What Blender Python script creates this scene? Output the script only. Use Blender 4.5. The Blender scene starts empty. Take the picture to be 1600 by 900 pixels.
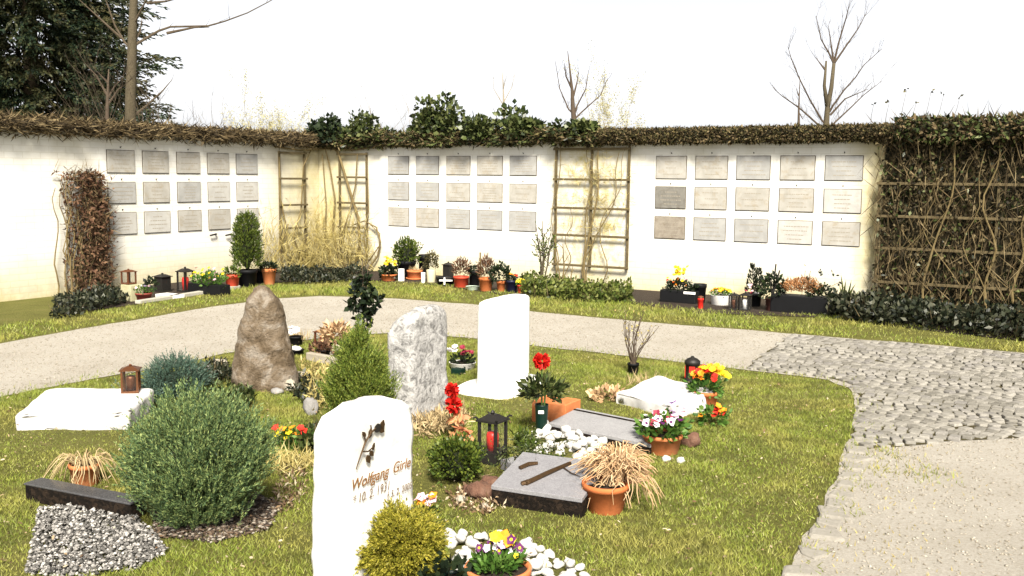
import bpy, bmesh, math, random
import numpy as np
from mathutils import Vector, Matrix, noise
random.seed(7)
RNG = np.random.default_rng(11)
SC = bpy.context.scene
COL = SC.collection
PI = math.pi
R = math.radians

# ------------------------------------------------------------------ camera
F = 1540.0
EYE = Vector((0, 0, 1.65))
PITCH = math.atan(174 / F)
cam_d = bpy.data.cameras.new('camera')
cam = bpy.data.objects.new('camera', cam_d)
COL.objects.link(cam)
ROT = Matrix.Rotation(PI / 2 - PITCH, 3, 'X') @ Matrix.Rotation(R(0.55), 3, 'Z')
cam.matrix_world = Matrix.Translation(EYE) @ ROT.to_4x4()
cam_d.sensor_fit = 'HORIZONTAL'
cam_d.sensor_width = 36
cam_d.lens = F * 36 / 1600
cam_d.clip_start = 0.05
cam_d.clip_end = 3000
SC.camera = cam

def ray(px, py):
    return ROT @ Vector(((px - 800) / F, -(py - 450) / F, -1))
def G(px, py, z=0.0):
    d = ray(px, py)
    return EYE + d * ((z - EYE.z) / d.z)
def at_depth(px, py, dep):
    d = ray(px, py)
    return EYE + d * (dep / d.y)
def mpp(px, py):
    return G(px, py).y / F
d_ = ray(-1818, 253)
U = -Vector((d_.x, d_.y, 0)).normalized()          # along the right wall, towards the right and nearer
V = Vector((-U.y, U.x, 0))                         # along the left wall, away
TH = math.atan2(U.y, U.x)
CORNER = G(500, 417.5)
def on_plane(px, py, p0, n):
    d = ray(px, py)
    return EYE + d * ((p0 - EYE).dot(n) / d.dot(n))
def on_right(px, py, off=0.0):
    p = on_plane(px, py, CORNER - V * off, V)
    return (p - CORNER).dot(U), p.z
def on_left(px, py, off=0.0):
    p = on_plane(px, py, CORNER + U * off, U)
    return (p - CORNER).dot(V), p.z

# ------------------------------------------------------------------ object helpers
def props(o, label=None, cat=None, group=None, kind=None):
    if label: o['label'] = label
    if cat: o['category'] = cat
    if group: o['group'] = group
    if kind: o['kind'] = kind
    return o
def thing(name, label, cat, loc=(0, 0, 0), rz=0.0, group=None):
    o = bpy.data.objects.new(name, None)
    o.empty_display_size = 0.1
    COL.objects.link(o)
    o.location = loc
    o.rotation_euler = (0, 0, rz)
    return props(o, label, cat, group)
def link(name, me, mats, parent=None, loc=None, rz=None):
    o = bpy.data.objects.new(name, me)
    COL.objects.link(o)
    if mats is not None and len(me.materials) == 0:
        for m in (mats if isinstance(mats, (list, tuple)) else [mats]):
            me.materials.append(m)
    if parent: o.parent = parent
    if loc is not None: o.location = loc
    if rz is not None: o.rotation_euler = (0, 0, rz)
    return o
def copy_tree(o, parent=None):
    c = o.copy()
    COL.objects.link(c)
    c.parent = parent
    for ch in list(o.children):
        copy_tree(ch, c)
    return c

class MB:
    """collects shapes for ONE mesh"""
    def __init__(s):
        s.v = []; s.f = []; s.m = []; s.cur = 0
    def add(s, vs, fs):
        b = len(s.v)
        s.v.extend([tuple(p) for p in vs])
        s.f.extend([tuple(b + i for i in f) for f in fs])
        s.m.extend([s.cur] * len(fs))
        return s
    def box(s, c, size, rz=0.0, M=None):
        x, y, z = [k / 2 for k in size]
        vs = [Vector((a * x, b * y, d * z)) for a in (-1, 1) for b in (-1, 1) for d in (-1, 1)]
        if rz: vs = [Matrix.Rotation(rz, 3, 'Z') @ p for p in vs]
        if M is not None: vs = [M @ p for p in vs]
        vs = [p + Vector(c) for p in vs]
        return s.add(vs, [(0, 1, 3, 2), (4, 6, 7, 5), (0, 4, 5, 1), (2, 3, 7, 6), (0, 2, 6, 4), (1, 5, 7, 3)])
    def tube(s, pts, rad, n=6, cap=True):
        pts = [Vector(p) for p in pts]
        if not isinstance(rad, (list, tuple)): rad = [rad] * len(pts)
        vs = []; fs = []
        ref = None
        for i, p in enumerate(pts):
            t = (pts[min(i + 1, len(pts) - 1)] - pts[max(i - 1, 0)])
            if t.length < 1e-9: t = Vector((0, 0, 1))
            t.normalize()
            if ref is None:
                ref = t.orthogonal().normalized()
            a = (ref - t * ref.dot(t))
            if a.length < 1e-6: a = t.orthogonal()
            a.normalize(); ref = a
            b = t.cross(a)
            for k in range(n):
                q = 2 * PI * k / n
                vs.append(p + (a * math.cos(q) + b * math.sin(q)) * rad[i])
        for i in range(len(pts) - 1):
            for k in range(n):
                k2 = (k + 1) % n
                fs.append((i * n + k, i * n + k2, (i + 1) * n + k2, (i + 1) * n + k))
        if cap:
            fs.append(tuple(range(n - 1, -1, -1)))
            fs.append(tuple((len(pts) - 1) * n + k for k in range(n)))
        return s.add(vs, fs)
    def lathe(s, prof, n=24, c=(0, 0, 0), cap0=True, cap1=True):
        vs = []; fs = []
        for r, z in prof:
            for k in range(n):
                q = 2 * PI * k / n
                vs.append((c[0] + r * math.cos(q), c[1] + r * math.sin(q), c[2] + z))
        for i in range(len(prof) - 1):
            for k in range(n):
                k2 = (k + 1) % n
                fs.append((i * n + k, i * n + k2, (i + 1) * n + k2, (i + 1) * n + k))
        if cap0: fs.append(tuple(range(n - 1, -1, -1)))
        if cap1: fs.append(tuple((len(prof) - 1) * n + k for k in range(n)))
        return s.add(vs, fs)
    def mesh(s, name, smooth=False, bevel=0.0, seg=2):
        me = bpy.data.meshes.new(name)
        me.from_pydata(s.v, [], s.f)
        if bevel > 0:
            bm = bmesh.new(); bm.from_mesh(me)
            bmesh.ops.remove_doubles(bm, verts=bm.verts, dist=1e-5)
            bmesh.ops.bevel(bm, geom=[e for e in bm.edges if e.calc_face_angle(0) > 0.5], offset=bevel, segments=seg, affect='EDGES', profile=0.6)
            bm.to_mesh(me); bm.free()
        elif max(s.m, default=0) > 0:
            me.polygons.foreach_set('material_index', s.m)
        if smooth:
            me.polygons.foreach_set('use_smooth', [True] * len(me.polygons))
        me.update()
        return me
    def build(s, name, mats, parent=None, smooth=False, bevel=0.0, loc=None, rz=None, seg=2):
        return link(name, s.mesh(name, smooth, bevel, seg), mats, parent, loc, rz)

def np_mesh(name, verts, k):
    """verts (n, k, 3): n separate k-gons"""
    n = len(verts)
    me = bpy.data.meshes.new(name)
    me.vertices.add(n * k)
    me.vertices.foreach_set('co', np.ascontiguousarray(verts, dtype=np.float32).ravel())
    me.loops.add(n * k)
    me.loops.foreach_set('vertex_index', np.arange(n * k, dtype=np.int32))
    me.polygons.add(n)
    me.polygons.foreach_set('loop_start', np.arange(n, dtype=np.int32) * k)
    me.update(calc_edges=True)
    return me
def unit(a):
    return a / np.maximum(np.linalg.norm(a, axis=-1, keepdims=True), 1e-9)
def leaves(C, D, L, W, roll=None, shape='diamond', bend=0.0, wide=0.45):
    """C base points, D directions, L lengths, W widths -> (n, k, 3)"""
    n = len(C)
    C = np.asarray(C, float); D = unit(np.asarray(D, float))
    L = np.broadcast_to(np.asarray(L, float), (n,))[:, None]
    W = np.broadcast_to(np.asarray(W, float), (n,))[:, None]
    rv = RNG.normal(size=(n, 3)) if roll is None else np.asarray(roll, float)
    S = unit(np.cross(D, rv)); N = np.cross(S, D)
    if shape == 'tri':
        return np.stack([C - S * W / 2, C + S * W / 2, C + D * L + N * L * bend], axis=1)
    mid = C + D * L * wide + N * L * bend
    if shape == 'hex':
        a = C + D * L * 0.22 + N * L * bend * 0.6; b = C + D * L * 0.68 + N * L * bend * 0.9
        return np.stack([C, a - S * W * 0.42, b - S * W * 0.42, C + D * L, b + S * W * 0.42, a + S * W * 0.42], axis=1)
    return np.stack([C, mid - S * W / 2, C + D * L, mid + S * W / 2], axis=1)
def sprays(O, D, Ls, k, ang, jitter=0.25, t0=0.1):
    """k leaves along each shoot; returns base points, directions, parameter t"""
    n = len(O)
    t = np.linspace(t0, 1, k)[None, :].repeat(n, 0) + RNG.uniform(-.04, .04, (n, k))
    D = unit(D)
    P = O[:, None, :] + D[:, None, :] * (t * np.broadcast_to(Ls, (n,))[:, None])[:, :, None]
    r = unit(np.cross(D[:, None, :].repeat(k, 1), RNG.normal(size=(n, k, 3))))
    a = ang * (1.05 - 0.6 * t)[:, :, None]
    q = unit(D[:, None, :] * np.cos(a) + r * np.sin(a) + RNG.normal(size=(n, k, 3)) * jitter * 0.3)
    return P.reshape(-1, 3), q.reshape(-1, 3), t.reshape(-1)
def leafobj(name, V4, mat, parent=None, loc=None):
    return link(name, np_mesh(name, V4, V4.shape[1]), mat, parent, loc)
def sphere_pts(n, up=-1.0):
    z = RNG.uniform(up, 1, n); a = RNG.uniform(0, 2 * PI, n)
    r = np.sqrt(1 - z * z)
    return np.stack([r * np.cos(a), r * np.sin(a), z], 1)
def in_poly(x, y, poly):
    px = np.array([p[0] for p in poly]); py = np.array([p[1] for p in poly])
    ins = np.zeros(len(x), bool)
    j = len(poly) - 1
    for i in range(len(poly)):
        c = ((py[i] > y) != (py[j] > y)) & (x < (px[j] - px[i]) * (y - py[i]) / (py[j] - py[i] + 1e-12) + px[i])
        ins ^= c; j = i
    return ins
def gp(pts):
    return [(G(a, b).x, G(a, b).y) for a, b in pts]

# ------------------------------------------------------------------ materials
MATS = {}
def newmat(name):
    m = bpy.data.materials.new(name); m.use_nodes = True
    nt = m.node_tree; b = nt.nodes['Principled BSDF']
    return m, nt, b
def ramp(nt, cols, fac):
    r = nt.nodes.new('ShaderNodeValToRGB')
    el = r.color_ramp.elements
    while len(el) < len(cols): el.new(0.5)
    for i, c in enumerate(cols):
        el[i].position = c[3] if len(c) > 3 else i / max(1, len(cols) - 1)
        el[i].color = (c[0], c[1], c[2], 1)
    nt.links.new(fac, r.inputs[0])
    return r.outputs[0]
def noise_n(nt, scale, detail=6, rough=0.6, vec=None, dist=0.0):
    n = nt.nodes.new('ShaderNodeTexNoise')
    n.inputs['Scale'].default_value = scale; n.inputs['Detail'].default_value = detail
    n.inputs['Roughness'].default_value = rough; n.inputs['Distortion'].default_value = dist
    if vec is None:
        tc = nt.nodes.new('ShaderNodeTexCoord'); vec = tc.outputs['Object']
    nt.links.new(vec, n.inputs['Vector'])
    return n.outputs['Fac']
def mixc(nt, a, b, fac, mode='MIX'):
    m = nt.nodes.new('ShaderNodeMix'); m.data_type = 'RGBA'; m.blend_type = mode
    for s, v in ((m.inputs[0], fac), (m.inputs[6], a), (m.inputs[7], b)):
        if hasattr(v, 'is_linked') or isinstance(v, bpy.types.NodeSocket): nt.links.new(v, s)
        else: s.default_value = v if not isinstance(v, (tuple, list)) else (v[0], v[1], v[2], 1)
    return m.outputs[2]
def bump(nt, b, h, strength, dist=0.01):
    bn = nt.nodes.new('ShaderNodeBump'); bn.inputs['Strength'].default_value = strength; bn.inputs['Distance'].default_value = dist
    nt.links.new(h, bn.inputs['Height']); nt.links.new(bn.outputs[0], b.inputs['Normal'])
def pm(name, cols, scale=8, rough=0.8, bmp=0.3, bscale=None, detail=6, metal=0.0, spec=0.3, bdist=0.01, dist=0.0):
    """mottled material: noise through a ramp of colours, with bump"""
    if name in MATS: return MATS[name]
    m, nt, b = newmat(name)
    f = noise_n(nt, scale, detail, 0.65, None, dist)
    nt.links.new(ramp(nt, cols, f), b.inputs['Base Color'])
    b.inputs['Roughness'].default_value = rough; b.inputs['Metallic'].default_value = metal
    b.inputs['Specular IOR Level'].default_value = spec
    if bmp: bump(nt, b, noise_n(nt, bscale or scale * 4, 8, 0.7), bmp, bdist)
    MATS[name] = m
    return m
def lm(name, cols, rough=.55, trans=0.2, clump=None, spec=0.25, clump2=None):
    """leaf material: colour varies from leaf to leaf"""
    if name in MATS: return MATS[name]
    m, nt, b = newmat(name)
    g = nt.nodes.new('ShaderNodeNewGeometry')
    c = ramp(nt, cols, g.outputs['Random Per Island'])
    if clump:
        f = noise_n(nt, clump[0], 3)
        c = mixc(nt, c, clump[1], ramp(nt, [(0, 0, 0, .45), (.75, .75, .75, .62)], f))
    if clump2:
        f = noise_n(nt, clump2[0], 6, .7)
        c = mixc(nt, c, clump2[1], ramp(nt, [(0, 0, 0, .46), (.85, .85, .85, .66)], f))
    nt.links.new(c, b.inputs['Base Color'])
    b.inputs['Roughness'].default_value = rough
    b.inputs['Specular IOR Level'].default_value = spec
    if trans:
        t = nt.nodes.new('ShaderNodeBsdfTranslucent'); nt.links.new(c, t.inputs[0])
        mx = nt.nodes.new('ShaderNodeMixShader'); mx.inputs[0].default_value = trans
        nt.links.new(b.outputs[0], mx.inputs[1]); nt.links.new(t.outputs[0], mx.inputs[2])
        nt.links.new(mx.outputs[0], nt.nodes['Material Output'].inputs[0])
    MATS[name] = m
    return m

def grey(v, t=(1, .97, .92)): return (v * t[0], v * t[1], v * t[2])
# stone, clay, metal
M_TERRA = pm('terracotta', [(.30, .075, .022), (.42, .12, .035), (.47, .16, .06)], 6, .85, .25)
M_TERRA_L = pm('weathered_terracotta', [(.34, .10, .035), (.46, .15, .05), (.50, .26, .14)], 9, .9, .3)
M_BLACK = pm('black_plastic', [(.003, .003, .0035), (.008, .008, .009)], 10, .6, .05, spec=.15)
M_GREENBLK = pm('dark_green_plastic', [(.002, .010, .007), (.004, .022, .014)], 5, .4, .05)
M_IRON = pm('black_iron', [(.012, .011, .01), (.03, .027, .024)], 20, .5, .2, metal=.4)
M_BRONZE = pm('bronze', [(.02, .012, .006), (.07, .04, .018), (.04, .032, .02)], 30, .45, .3, metal=.6)
M_BROWNMETAL = pm('brown_metal', [(.07, .025, .012), (.14, .05, .02)], 12, .5, .2, metal=.3)
M_COPPER = pm('coppery_metal', [(.07, .026, .012), (.17, .07, .03)], 14, .4, .2, metal=.5)
M_WHITE_POT = pm('white_glaze', [(.72, .7, .66), (.82, .8, .77)], 4, .5, .1)
M_CREAM_POT = pm('cream_glaze', [(.55, .5, .33), (.68, .62, .42)], 4, .5, .1)
M_CONCRETE = pm('concrete', [(.20, .185, .15), (.34, .32, .27), (.42, .39, .33)], 9, .9, .5)
M_MOSSBLOCK = pm('mossy_block', [(.16, .16, .08), (.33, .31, .19), (.45, .42, .32)], 7, .9, .5)
M_SOIL = pm('soil', [(.012, .008, .005), (.04, .026, .016)], 25, .95, 1.0, 60, bdist=.02)
M_REDPLASTIC = pm('red_candle', [(.45, .015, .01), (.6, .03, .02)], 8, .35, 0)
M_REDPOT = pm('red_pot', [(.4, .04, .02), (.5, .07, .03)], 8, .6, .1)
M_WINEPOT = pm('wine_red_pot', [(.14, .025, .02), (.22, .05, .035)], 8, .6, .1)
M_WOOD = pm('trellis_wood', [(.035, .025, .011), (.085, .064, .03), (.14, .11, .06)], 14, .9, .5)
M_WOOD_DARK = pm('dark_trellis_wood', [(.035, .022, .012), (.10, .065, .03)], 14, .9, .5)
M_BARK = pm('bark', [(.03, .021, .014), (.07, .052, .034), (.11, .09, .06)], 10, .95, .9, 30, bdist=.02)
M_BARK_G = pm('green_bark', [(.026, .021, .012), (.07, .056, .034), (.045, .037, .02)], 8, .95, .8, 26, bdist=.02)
M_TWIG = pm('twig', [(.035, .025, .018), (.085, .06, .04)], 12, .9, .3)
M_TWIG_PALE = pm('overexposed_twig', [(.17, .14, .10), (.30, .26, .20)], 12, .9, .3)  # far twigs, their overexposure is put into a paler colour
M_VINE = pm('vine_wood', [(.055, .038, .016), (.13, .095, .04), (.19, .15, .075)], 9, .95, .5)

def marble(name, c0, c1, stain, amount, scale=3, bmp=.25):
    m, nt, b = newmat(name)
    base = ramp(nt, [c0 + (.35,), c1 + (.65,)], noise_n(nt, scale, 8, .6, None, .6))
    fac = ramp(nt, [(0, 0, 0, .52), (amount,) * 3 + (.72,)], noise_n(nt, scale * 1.7, 9, .7, None, .3))
    nt.links.new(mixc(nt, base, stain, fac), b.inputs['Base Color'])
    b.inputs['Roughness'].default_value = .75; b.inputs['Specular IOR Level'].default_value = .25
    bump(nt, b, noise_n(nt, 45, 8, .7), bmp, .006)
    return m
M_MARBLE = marble('white_stone', (.60, .585, .55), (.70, .685, .66), (.34, .30, .22), .6)
M_MARBLE2 = marble('smooth_white_stone', (.66, .65, .625), (.74, .73, .70), (.48, .44, .36), .45, 2, .1)
M_SLABWHITE = marble('pale_lying_stone', (.40, .39, .385), (.54, .53, .52), (.26, .22, .17), .6, 4, .4)
def speckle(name, cols, vor=90, noise_s=9, rough=.6, bmp=.3, spec=.5):
    m, nt, b = newmat(name)
    b.inputs['Specular IOR Level'].default_value = spec
    tc = nt.nodes.new('ShaderNodeTexCoord')
    v = nt.nodes.new('ShaderNodeTexVoronoi'); v.inputs['Scale'].default_value = vor
    nt.links.new(tc.outputs['Object'], v.inputs['Vector'])
    sx = nt.nodes.new('ShaderNodeSeparateColor'); nt.links.new(v.outputs['Color'], sx.inputs[0])
    c1 = ramp(nt, cols, sx.outputs[0])
    f = noise_n(nt, noise_s, 8, .65)
    c2 = ramp(nt, cols, f)
    nt.links.new(mixc(nt, c1, c2, .55), b.inputs['Base Color'])
    b.inputs['Roughness'].default_value = rough
    bump(nt, b, noise_n(nt, 40, 9, .75), bmp, .012)
    return m
M_SPECK = pm('speckled_stone', [(.05, .048, .047, .28), (.17, .165, .16, .40), (.34, .33, .32, .52), (.46, .45, .435, .72)], 16, .8, .9, 50, 14, bdist=.015, dist=1.2)
M_BOULDER = pm('brown_boulder', [(.035, .022, .012, .28), (.10, .07, .04, .42), (.16, .12, .08, .52), (.25, .21, .165, .62), (.34, .31, .27, .78)], 7, .9, 1.0, 26, 14, bdist=.05, dist=.6)
M_GRANITE = speckle('polished_granite_sky_sheen', [(.12, .117, .127, 0), (.19, .185, .195, .5), (.27, .265, .275, 1)], 220, 14, .05, .02)  # dark stone whose sky reflection is put into a paler base colour
M_GRANITE_DK = speckle('rough_dark_granite', [(.003, .0025, .002, .3), (.010, .007, .005, .55), (.034, .022, .014, .85)], 60, 14, .8, .9, .1)
M_BENCH = speckle('grey_granite', [(.15, .145, .15, 0), (.23, .225, .23, .5), (.31, .305, .31, 1)], 160, 10, .45, .1)
M_RUST = pm('rusty_stone', [(.05, .022, .014), (.13, .065, .042), (.24, .16, .115)], 16, .95, 1.0, 40, bdist=.02)
M_ROCK = pm('pale_rock', [(.16, .13, .09), (.29, .255, .20), (.42, .39, .34)], 8, .9, .7)
M_ROCKG = pm('grey_rock', [(.10, .095, .09), (.20, .19, .18), (.32, .31, .29)], 8, .9, .7)
def island(name, cols, rough=.85, bmp=.4, bs=60):
    m, nt, b = newmat(name)
    g = nt.nodes.new('ShaderNodeNewGeometry')
    c = ramp(nt, cols, g.outputs['Random Per Island'])
    f = noise_n(nt, bs, 6, .7)
    c = mixc(nt, c, ramp(nt, [(.55, .52, .47, .3), (1.05, 1.04, 1.02, .7)], f), .6, 'MULTIPLY')
    nt.links.new(c, b.inputs['Base Color']); b.inputs['Roughness'].default_value = rough
    if bmp: bump(nt, b, f, bmp, .01)
    return m
M_PEBBLE = pm('white_pebble', [(.34, .325, .29), (.60, .585, .56)], 14, .75, .4)
M_CHIP = island('gravel_chip', [(.04, .038, .034), (.11, .105, .10), (.22, .21, .20), (.45, .43, .41)], .9, .3)
M_PATHCHIP = island('path_chip', [(.19, .165, .125), (.27, .24, .19), (.33, .30, .25), (.40, .37, .32)], .95, .2)
M_COBBLE = island('cobble', [(.135, .126, .108), (.20, .188, .165), (.265, .25, .223), (.17, .16, .15)], .8, .6, 50)
M_KERB = island('edging_granite', [(.17, .16, .135), (.29, .27, .24)], .85, .7, 30)

# leaves
L_GRASS = lm('grass_blade', [(.12, .17, .022), (.21, .26, .033), (.29, .31, .055), (.16, .21, .026), (.40, .38, .16)], .6, .25, (1.3, (.31, .275, .075)), .25, (5.5, (.055, .07, .012)))
L_JUN = lm('juniper_needles', [(.022, .045, .022), (.07, .115, .045), (.13, .185, .062), (.25, .29, .10)], .6, .12)
L_JUN_B = lm('blue_juniper', [(.03, .06, .045), (.055, .095, .07), (.09, .13, .09)], .55, .15)
L_THUJA = lm('thuja_scales', [(.03, .055, .008), (.08, .12, .016), (.15, .185, .028), (.21, .23, .045)], .55, .12)
L_YELLOW = lm('golden_cypress', [(.10, .105, .012), (.19, .18, .018), (.30, .265, .03), (.40, .34, .06)], .55, .3)
L_BOX = lm('box_leaves', [(.015, .028, .005), (.05, .075, .011), (.12, .145, .022)], .45, .1)
L_IVY = lm('ivy_leaves', [(.006, .010, .003), (.02, .03, .008), (.06, .075, .022), (.12, .13, .05)], .4, .08)
L_IVY_DARK = lm('dark_ivy', [(.005, .008, .005), (.012, .02, .009), (.03, .042, .016)], .4, .1)
L_DRYVINE = lm('dry_vine', [(.016, .011, .005), (.05, .034, .015), (.10, .07, .032), (.19, .145, .075)], .85, .1)
L_OLIVE = lm('olive_hedge', [(.012, .012, .004), (.032, .03, .010), (.065, .056, .018), (.12, .095, .036)], .8, .1)
L_WITHER = lm('withered_ivy', [(.008, .006, .003), (.025, .019, .008), (.055, .042, .018), (.13, .10, .05)], .8, .05)
L_BROWNLEAF = lm('brown_leaves', [(.045, .02, .012), (.11, .055, .03), (.19, .11, .06)], .8, .15)
L_STRAW = lm('straw', [(.22, .155, .075), (.36, .27, .14), (.48, .37, .21)], .8, .15)
L_WILT = lm('wilted_stems', [(.27, .155, .075), (.44, .29, .155), (.56, .40, .24)], .8, .1)
L_STRAWY = lm('yellow_straw', [(.22, .17, .055), (.36, .29, .10), (.45, .39, .18)], .8, .15)
L_DARKCOVER = lm('dark_groundcover', [(.003, .005, .003), (.010, .014, .007), (.028, .032, .016), (.07, .07, .045)], .45, .1)
L_GREENCOVER = lm('green_groundcover', [(.02, .032, .006), (.06, .085, .015), (.12, .14, .03), (.18, .19, .06)], .5, .2)
L_PANSY = lm('pansy_leaves', [(.03, .075, .012), (.065, .14, .022), (.12, .20, .04)], .5, .25)
L_SPRUCE = lm('spruce_needles', [(.004, .011, .007), (.009, .020, .010), (.020, .034, .014), (.045, .045, .016)], .6, .05, (.7, (.05, .04, .014)))
L_RUSTLEAF = lm('rust_blooms', [(.20, .085, .03), (.34, .16, .065), (.44, .24, .11)], .8, .15)
L_PEACH = lm('peach_leaves', [(.45, .13, .06), (.55, .26, .13), (.38, .28, .10)], .7, .25)
L_LITTER = lm('leaf_litter', [(.06, .035, .02), (.15, .09, .045), (.30, .22, .13), (.42, .36, .26)], .85, .1)
L_YSHRUB = lm('yellow_far_shrub', [(.35, .31, .13), (.5, .46, .24)], .8, .3)
def flower_mat(name, a, b_): return lm('petal_' + name, [a, b_], .6, .25)
P_YEL = flower_mat('yellow', (.75, .50, .01), (.85, .66, .03))
P_ORA = flower_mat('orange', (.72, .19, .01), (.8, .3, .02))
P_RED = flower_mat('red', (.42, .012, .008), (.6, .03, .015))
P_WHI = flower_mat('white', (.75, .73, .74), (.85, .82, .82))
P_PUR = flower_mat('purple', (.05, .008, .05), (.13, .02, .12))
P_PNK = flower_mat('pink', (.6, .3, .38), (.72, .5, .56))
P_LIL = flower_mat('lilac', (.38, .26, .48), (.6, .5, .66))
P_WINE = flower_mat('wine', (.18, .012, .03), (.3, .03, .06))
P_ROSE = flower_mat('rose_red', (.48, .010, .006), (.62, .02, .012))
M_STEM = pm('flower_stem', [(.03, .06, .012), (.06, .10, .02)], 20, .6, 0)
m, nt, b = newmat('glass_pane')
tr = nt.nodes.new('ShaderNodeBsdfTransparent'); mx = nt.nodes.new('ShaderNodeMixShader'); mx.inputs[0].default_value = .07
b.inputs['Base Color'].default_value = (.08, .08, .08, 1); b.inputs['Roughness'].default_value = .08
nt.links.new(tr.outputs[0], mx.inputs[1]); nt.links.new(b.outputs[0], mx.inputs[2]); nt.links.new(mx.outputs[0], nt.nodes['Material Output'].inputs[0])
M_GLASS = m

# ------------------------------------------------------------------ world and sun
w = bpy.data.worlds.new('World'); SC.world = w; w.use_nodes = True
nt = w.node_tree; bg = nt.nodes['Background']
SUN_EL, SUN_AZ = R(44), Vector((0.10, -0.97, 0)).normalized()     # direction TO the sun
sky = nt.nodes.new('ShaderNodeTexSky'); sky.sky_type = 'NISHITA'; sky.sun_disc = False
sky.sun_elevation = SUN_EL; sky.sun_rotation = math.atan2(SUN_AZ.x, SUN_AZ.y)
sky.air_density = 1.0; sky.dust_density = 3.0; sky.ozone_density = 1.0
bw = nt.nodes.new('ShaderNodeRGBToBW'); nt.links.new(sky.outputs[0], bw.inputs[0])
tcw = nt.nodes.new('ShaderNodeTexCoord'); spw = nt.nodes.new('ShaderNodeSeparateXYZ'); nt.links.new(tcw.outputs['Generated'], spw.inputs[0])
hz = nt.nodes.new('ShaderNodeMapRange'); nt.links.new(spw.outputs[2], hz.inputs[0])
for i_, v_ in enumerate((.02, .60, 1.10, .40)): hz.inputs[i_ + 1].default_value = v_
cl = noise_n(nt, 2.2, 7, .55, tcw.outputs['Generated'], .4)
cloud = ramp(nt, [(.90, .91, .95, .35), (1.02, 1.01, 1.01, .65)], cl)
hazy = mixc(nt, mixc(nt, sky.outputs[0], bw.outputs[0], .93), cloud, 1.0, 'MULTIPLY')
vm = nt.nodes.new('ShaderNodeVectorMath'); vm.operation = 'SCALE'
nt.links.new(hazy, vm.inputs[0]); nt.links.new(hz.outputs[0], vm.inputs['Scale'])
nt.links.new(vm.outputs[0], bg.inputs[0])
bg.inputs[1].default_value = 0.095
sl = bpy.data.lights.new('sun', 'SUN'); sl.energy = 3.6; sl.angle = R(15); sl.color = (1, .94, .82)
so = bpy.data.objects.new('sun', sl); COL.objects.link(so)
tosun = SUN_AZ * math.cos(SUN_EL) + Vector((0, 0, math.sin(SUN_EL)))
so.rotation_euler = (-tosun).to_track_quat('-Z', 'Y').to_euler()
so.location = tosun * 30
SC.view_settings.view_transform = 'Standard'; SC.view_settings.look = 'None'
SC.view_settings.gamma = 1; SC.view_settings.exposure = 1.78
SC.render.engine = 'CYCLES'
SC.cycles.max_bounces = 6; SC.cycles.transparent_max_bounces = 8

# ------------------------------------------------------------------ ground
def sheet(name, pts, z, mat):
    me = bpy.data.meshes.new(name)
    me.from_pydata([(x, y, z) for x, y in pts], [], [tuple(range(len(pts)))])
    bm = bmesh.new(); bm.from_mesh(me); bmesh.ops.triangulate(bm, faces=bm.faces)
    for f in bm.faces:
        if f.normal.z < 0: f.normal_flip()
    bm.to_mesh(me); bm.free()
    return props(link(name, me, mat), kind='structure')
def ground_mat(name, cols1, s1, cols2, s2, mixf, bs, bd):
    m, nt, b = newmat(name)
    tc = nt.nodes.new('ShaderNodeTexCoord')
    c1 = ramp(nt, cols1, noise_n(nt, s1, 9, .7, tc.outputs['Object']))
    c2 = ramp(nt, cols2, noise_n(nt, s2, 9, .75, tc.outputs['Object']))
    nt.links.new(mixc(nt, c1, c2, mixf), b.inputs['Base Color'])
    b.inputs['Roughness'].default_value = .95; b.inputs['Specular IOR Level'].default_value = .1
    bump(nt, b, noise_n(nt, bs, 9, .75, tc.outputs['Object']), .9, bd)
    return m
M_LAWN = ground_mat('lawn_soil', [(.07, .065, .018, .3), (.14, .135, .032, .5), (.22, .19, .07, .7)], 2.5, [(.03, .03, .01, .3), (.11, .11, .03, .55), (.20, .17, .07, .75)], 45, .6, 60, .03)
M_PATH = ground_mat('path_gravel', [(.24, .215, .175, .3), (.33, .305, .265, .5), (.40, .375, .335, .7)], 1.3, [(.19, .165, .125, .3), (.34, .31, .265, .5), (.47, .44, .40, .72)], 70, .55, 110, .015)
M_JOINT = ground_mat('cobble_joints', [(.035, .028, .014, .35), (.08, .068, .03, .6)], 3, [(.03, .022, .012, .3), (.11, .095, .045, .7)], 40, .5, 80, .02)
big = 900
sheet('ground', [(-big, -60), (big, -60), (big, 1400), (-big, 1400)], 0, M_LAWN)
OUTER = [(-900, 690), (-300, 590), (125, 515), (230, 497), (330, 480), (430, 467), (500, 463), (620, 467), (750, 477), (830, 487), (1000, 503), (1150, 515), (1300, 527), (1476, 541), (1900, 580)]
INNER = [(-900, 800), (-300, 676), (125, 597), (250, 575), (350, 553), (440, 537), (540, 524), (640, 520), (740, 529), (830, 540), (950, 553), (1070, 567), (1180, 580), (1290, 594), (1325, 606), (1337, 625), (1333, 665), (1312, 735), (1280, 800), (1240, 870), (1200, 950), (1130, 1150)]
def ragged(pts, step=.12, amp=.035):
    out = []
    for a, b in zip(pts[:-1], pts[1:]):
        a = Vector(a + (0,)); b = Vector(b + (0,)); n = max(1, int((b - a).length / step))
        if (b - a).length > 12: n = 1
        for i in range(n):
            p = a.lerp(b, i / n); d = (b - a).normalized()
            o = (noise.noise(p * 2.3) + .6 * noise.noise(p * 7)) * amp
            out.append((p.x - d.y * o, p.y + d.x * o))
    out.append(pts[-1])
    return out
outer = ragged(gp(OUTER)); inner = ragged(gp(INNER))
PATH = outer + gp([(2300, 700), (2300, 1150)]) + inner[::-1]
sheet('gravel_path', PATH, .004, M_PATH)
COB = gp([(1237, 524), (1300, 530), (1476, 544), (1900, 584), (1900, 668), (1476, 692), (1400, 700), (1345, 704), (1338, 690), (1342, 660), (1345, 622), (1330, 600), (1290, 590), (1165, 576)])
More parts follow.
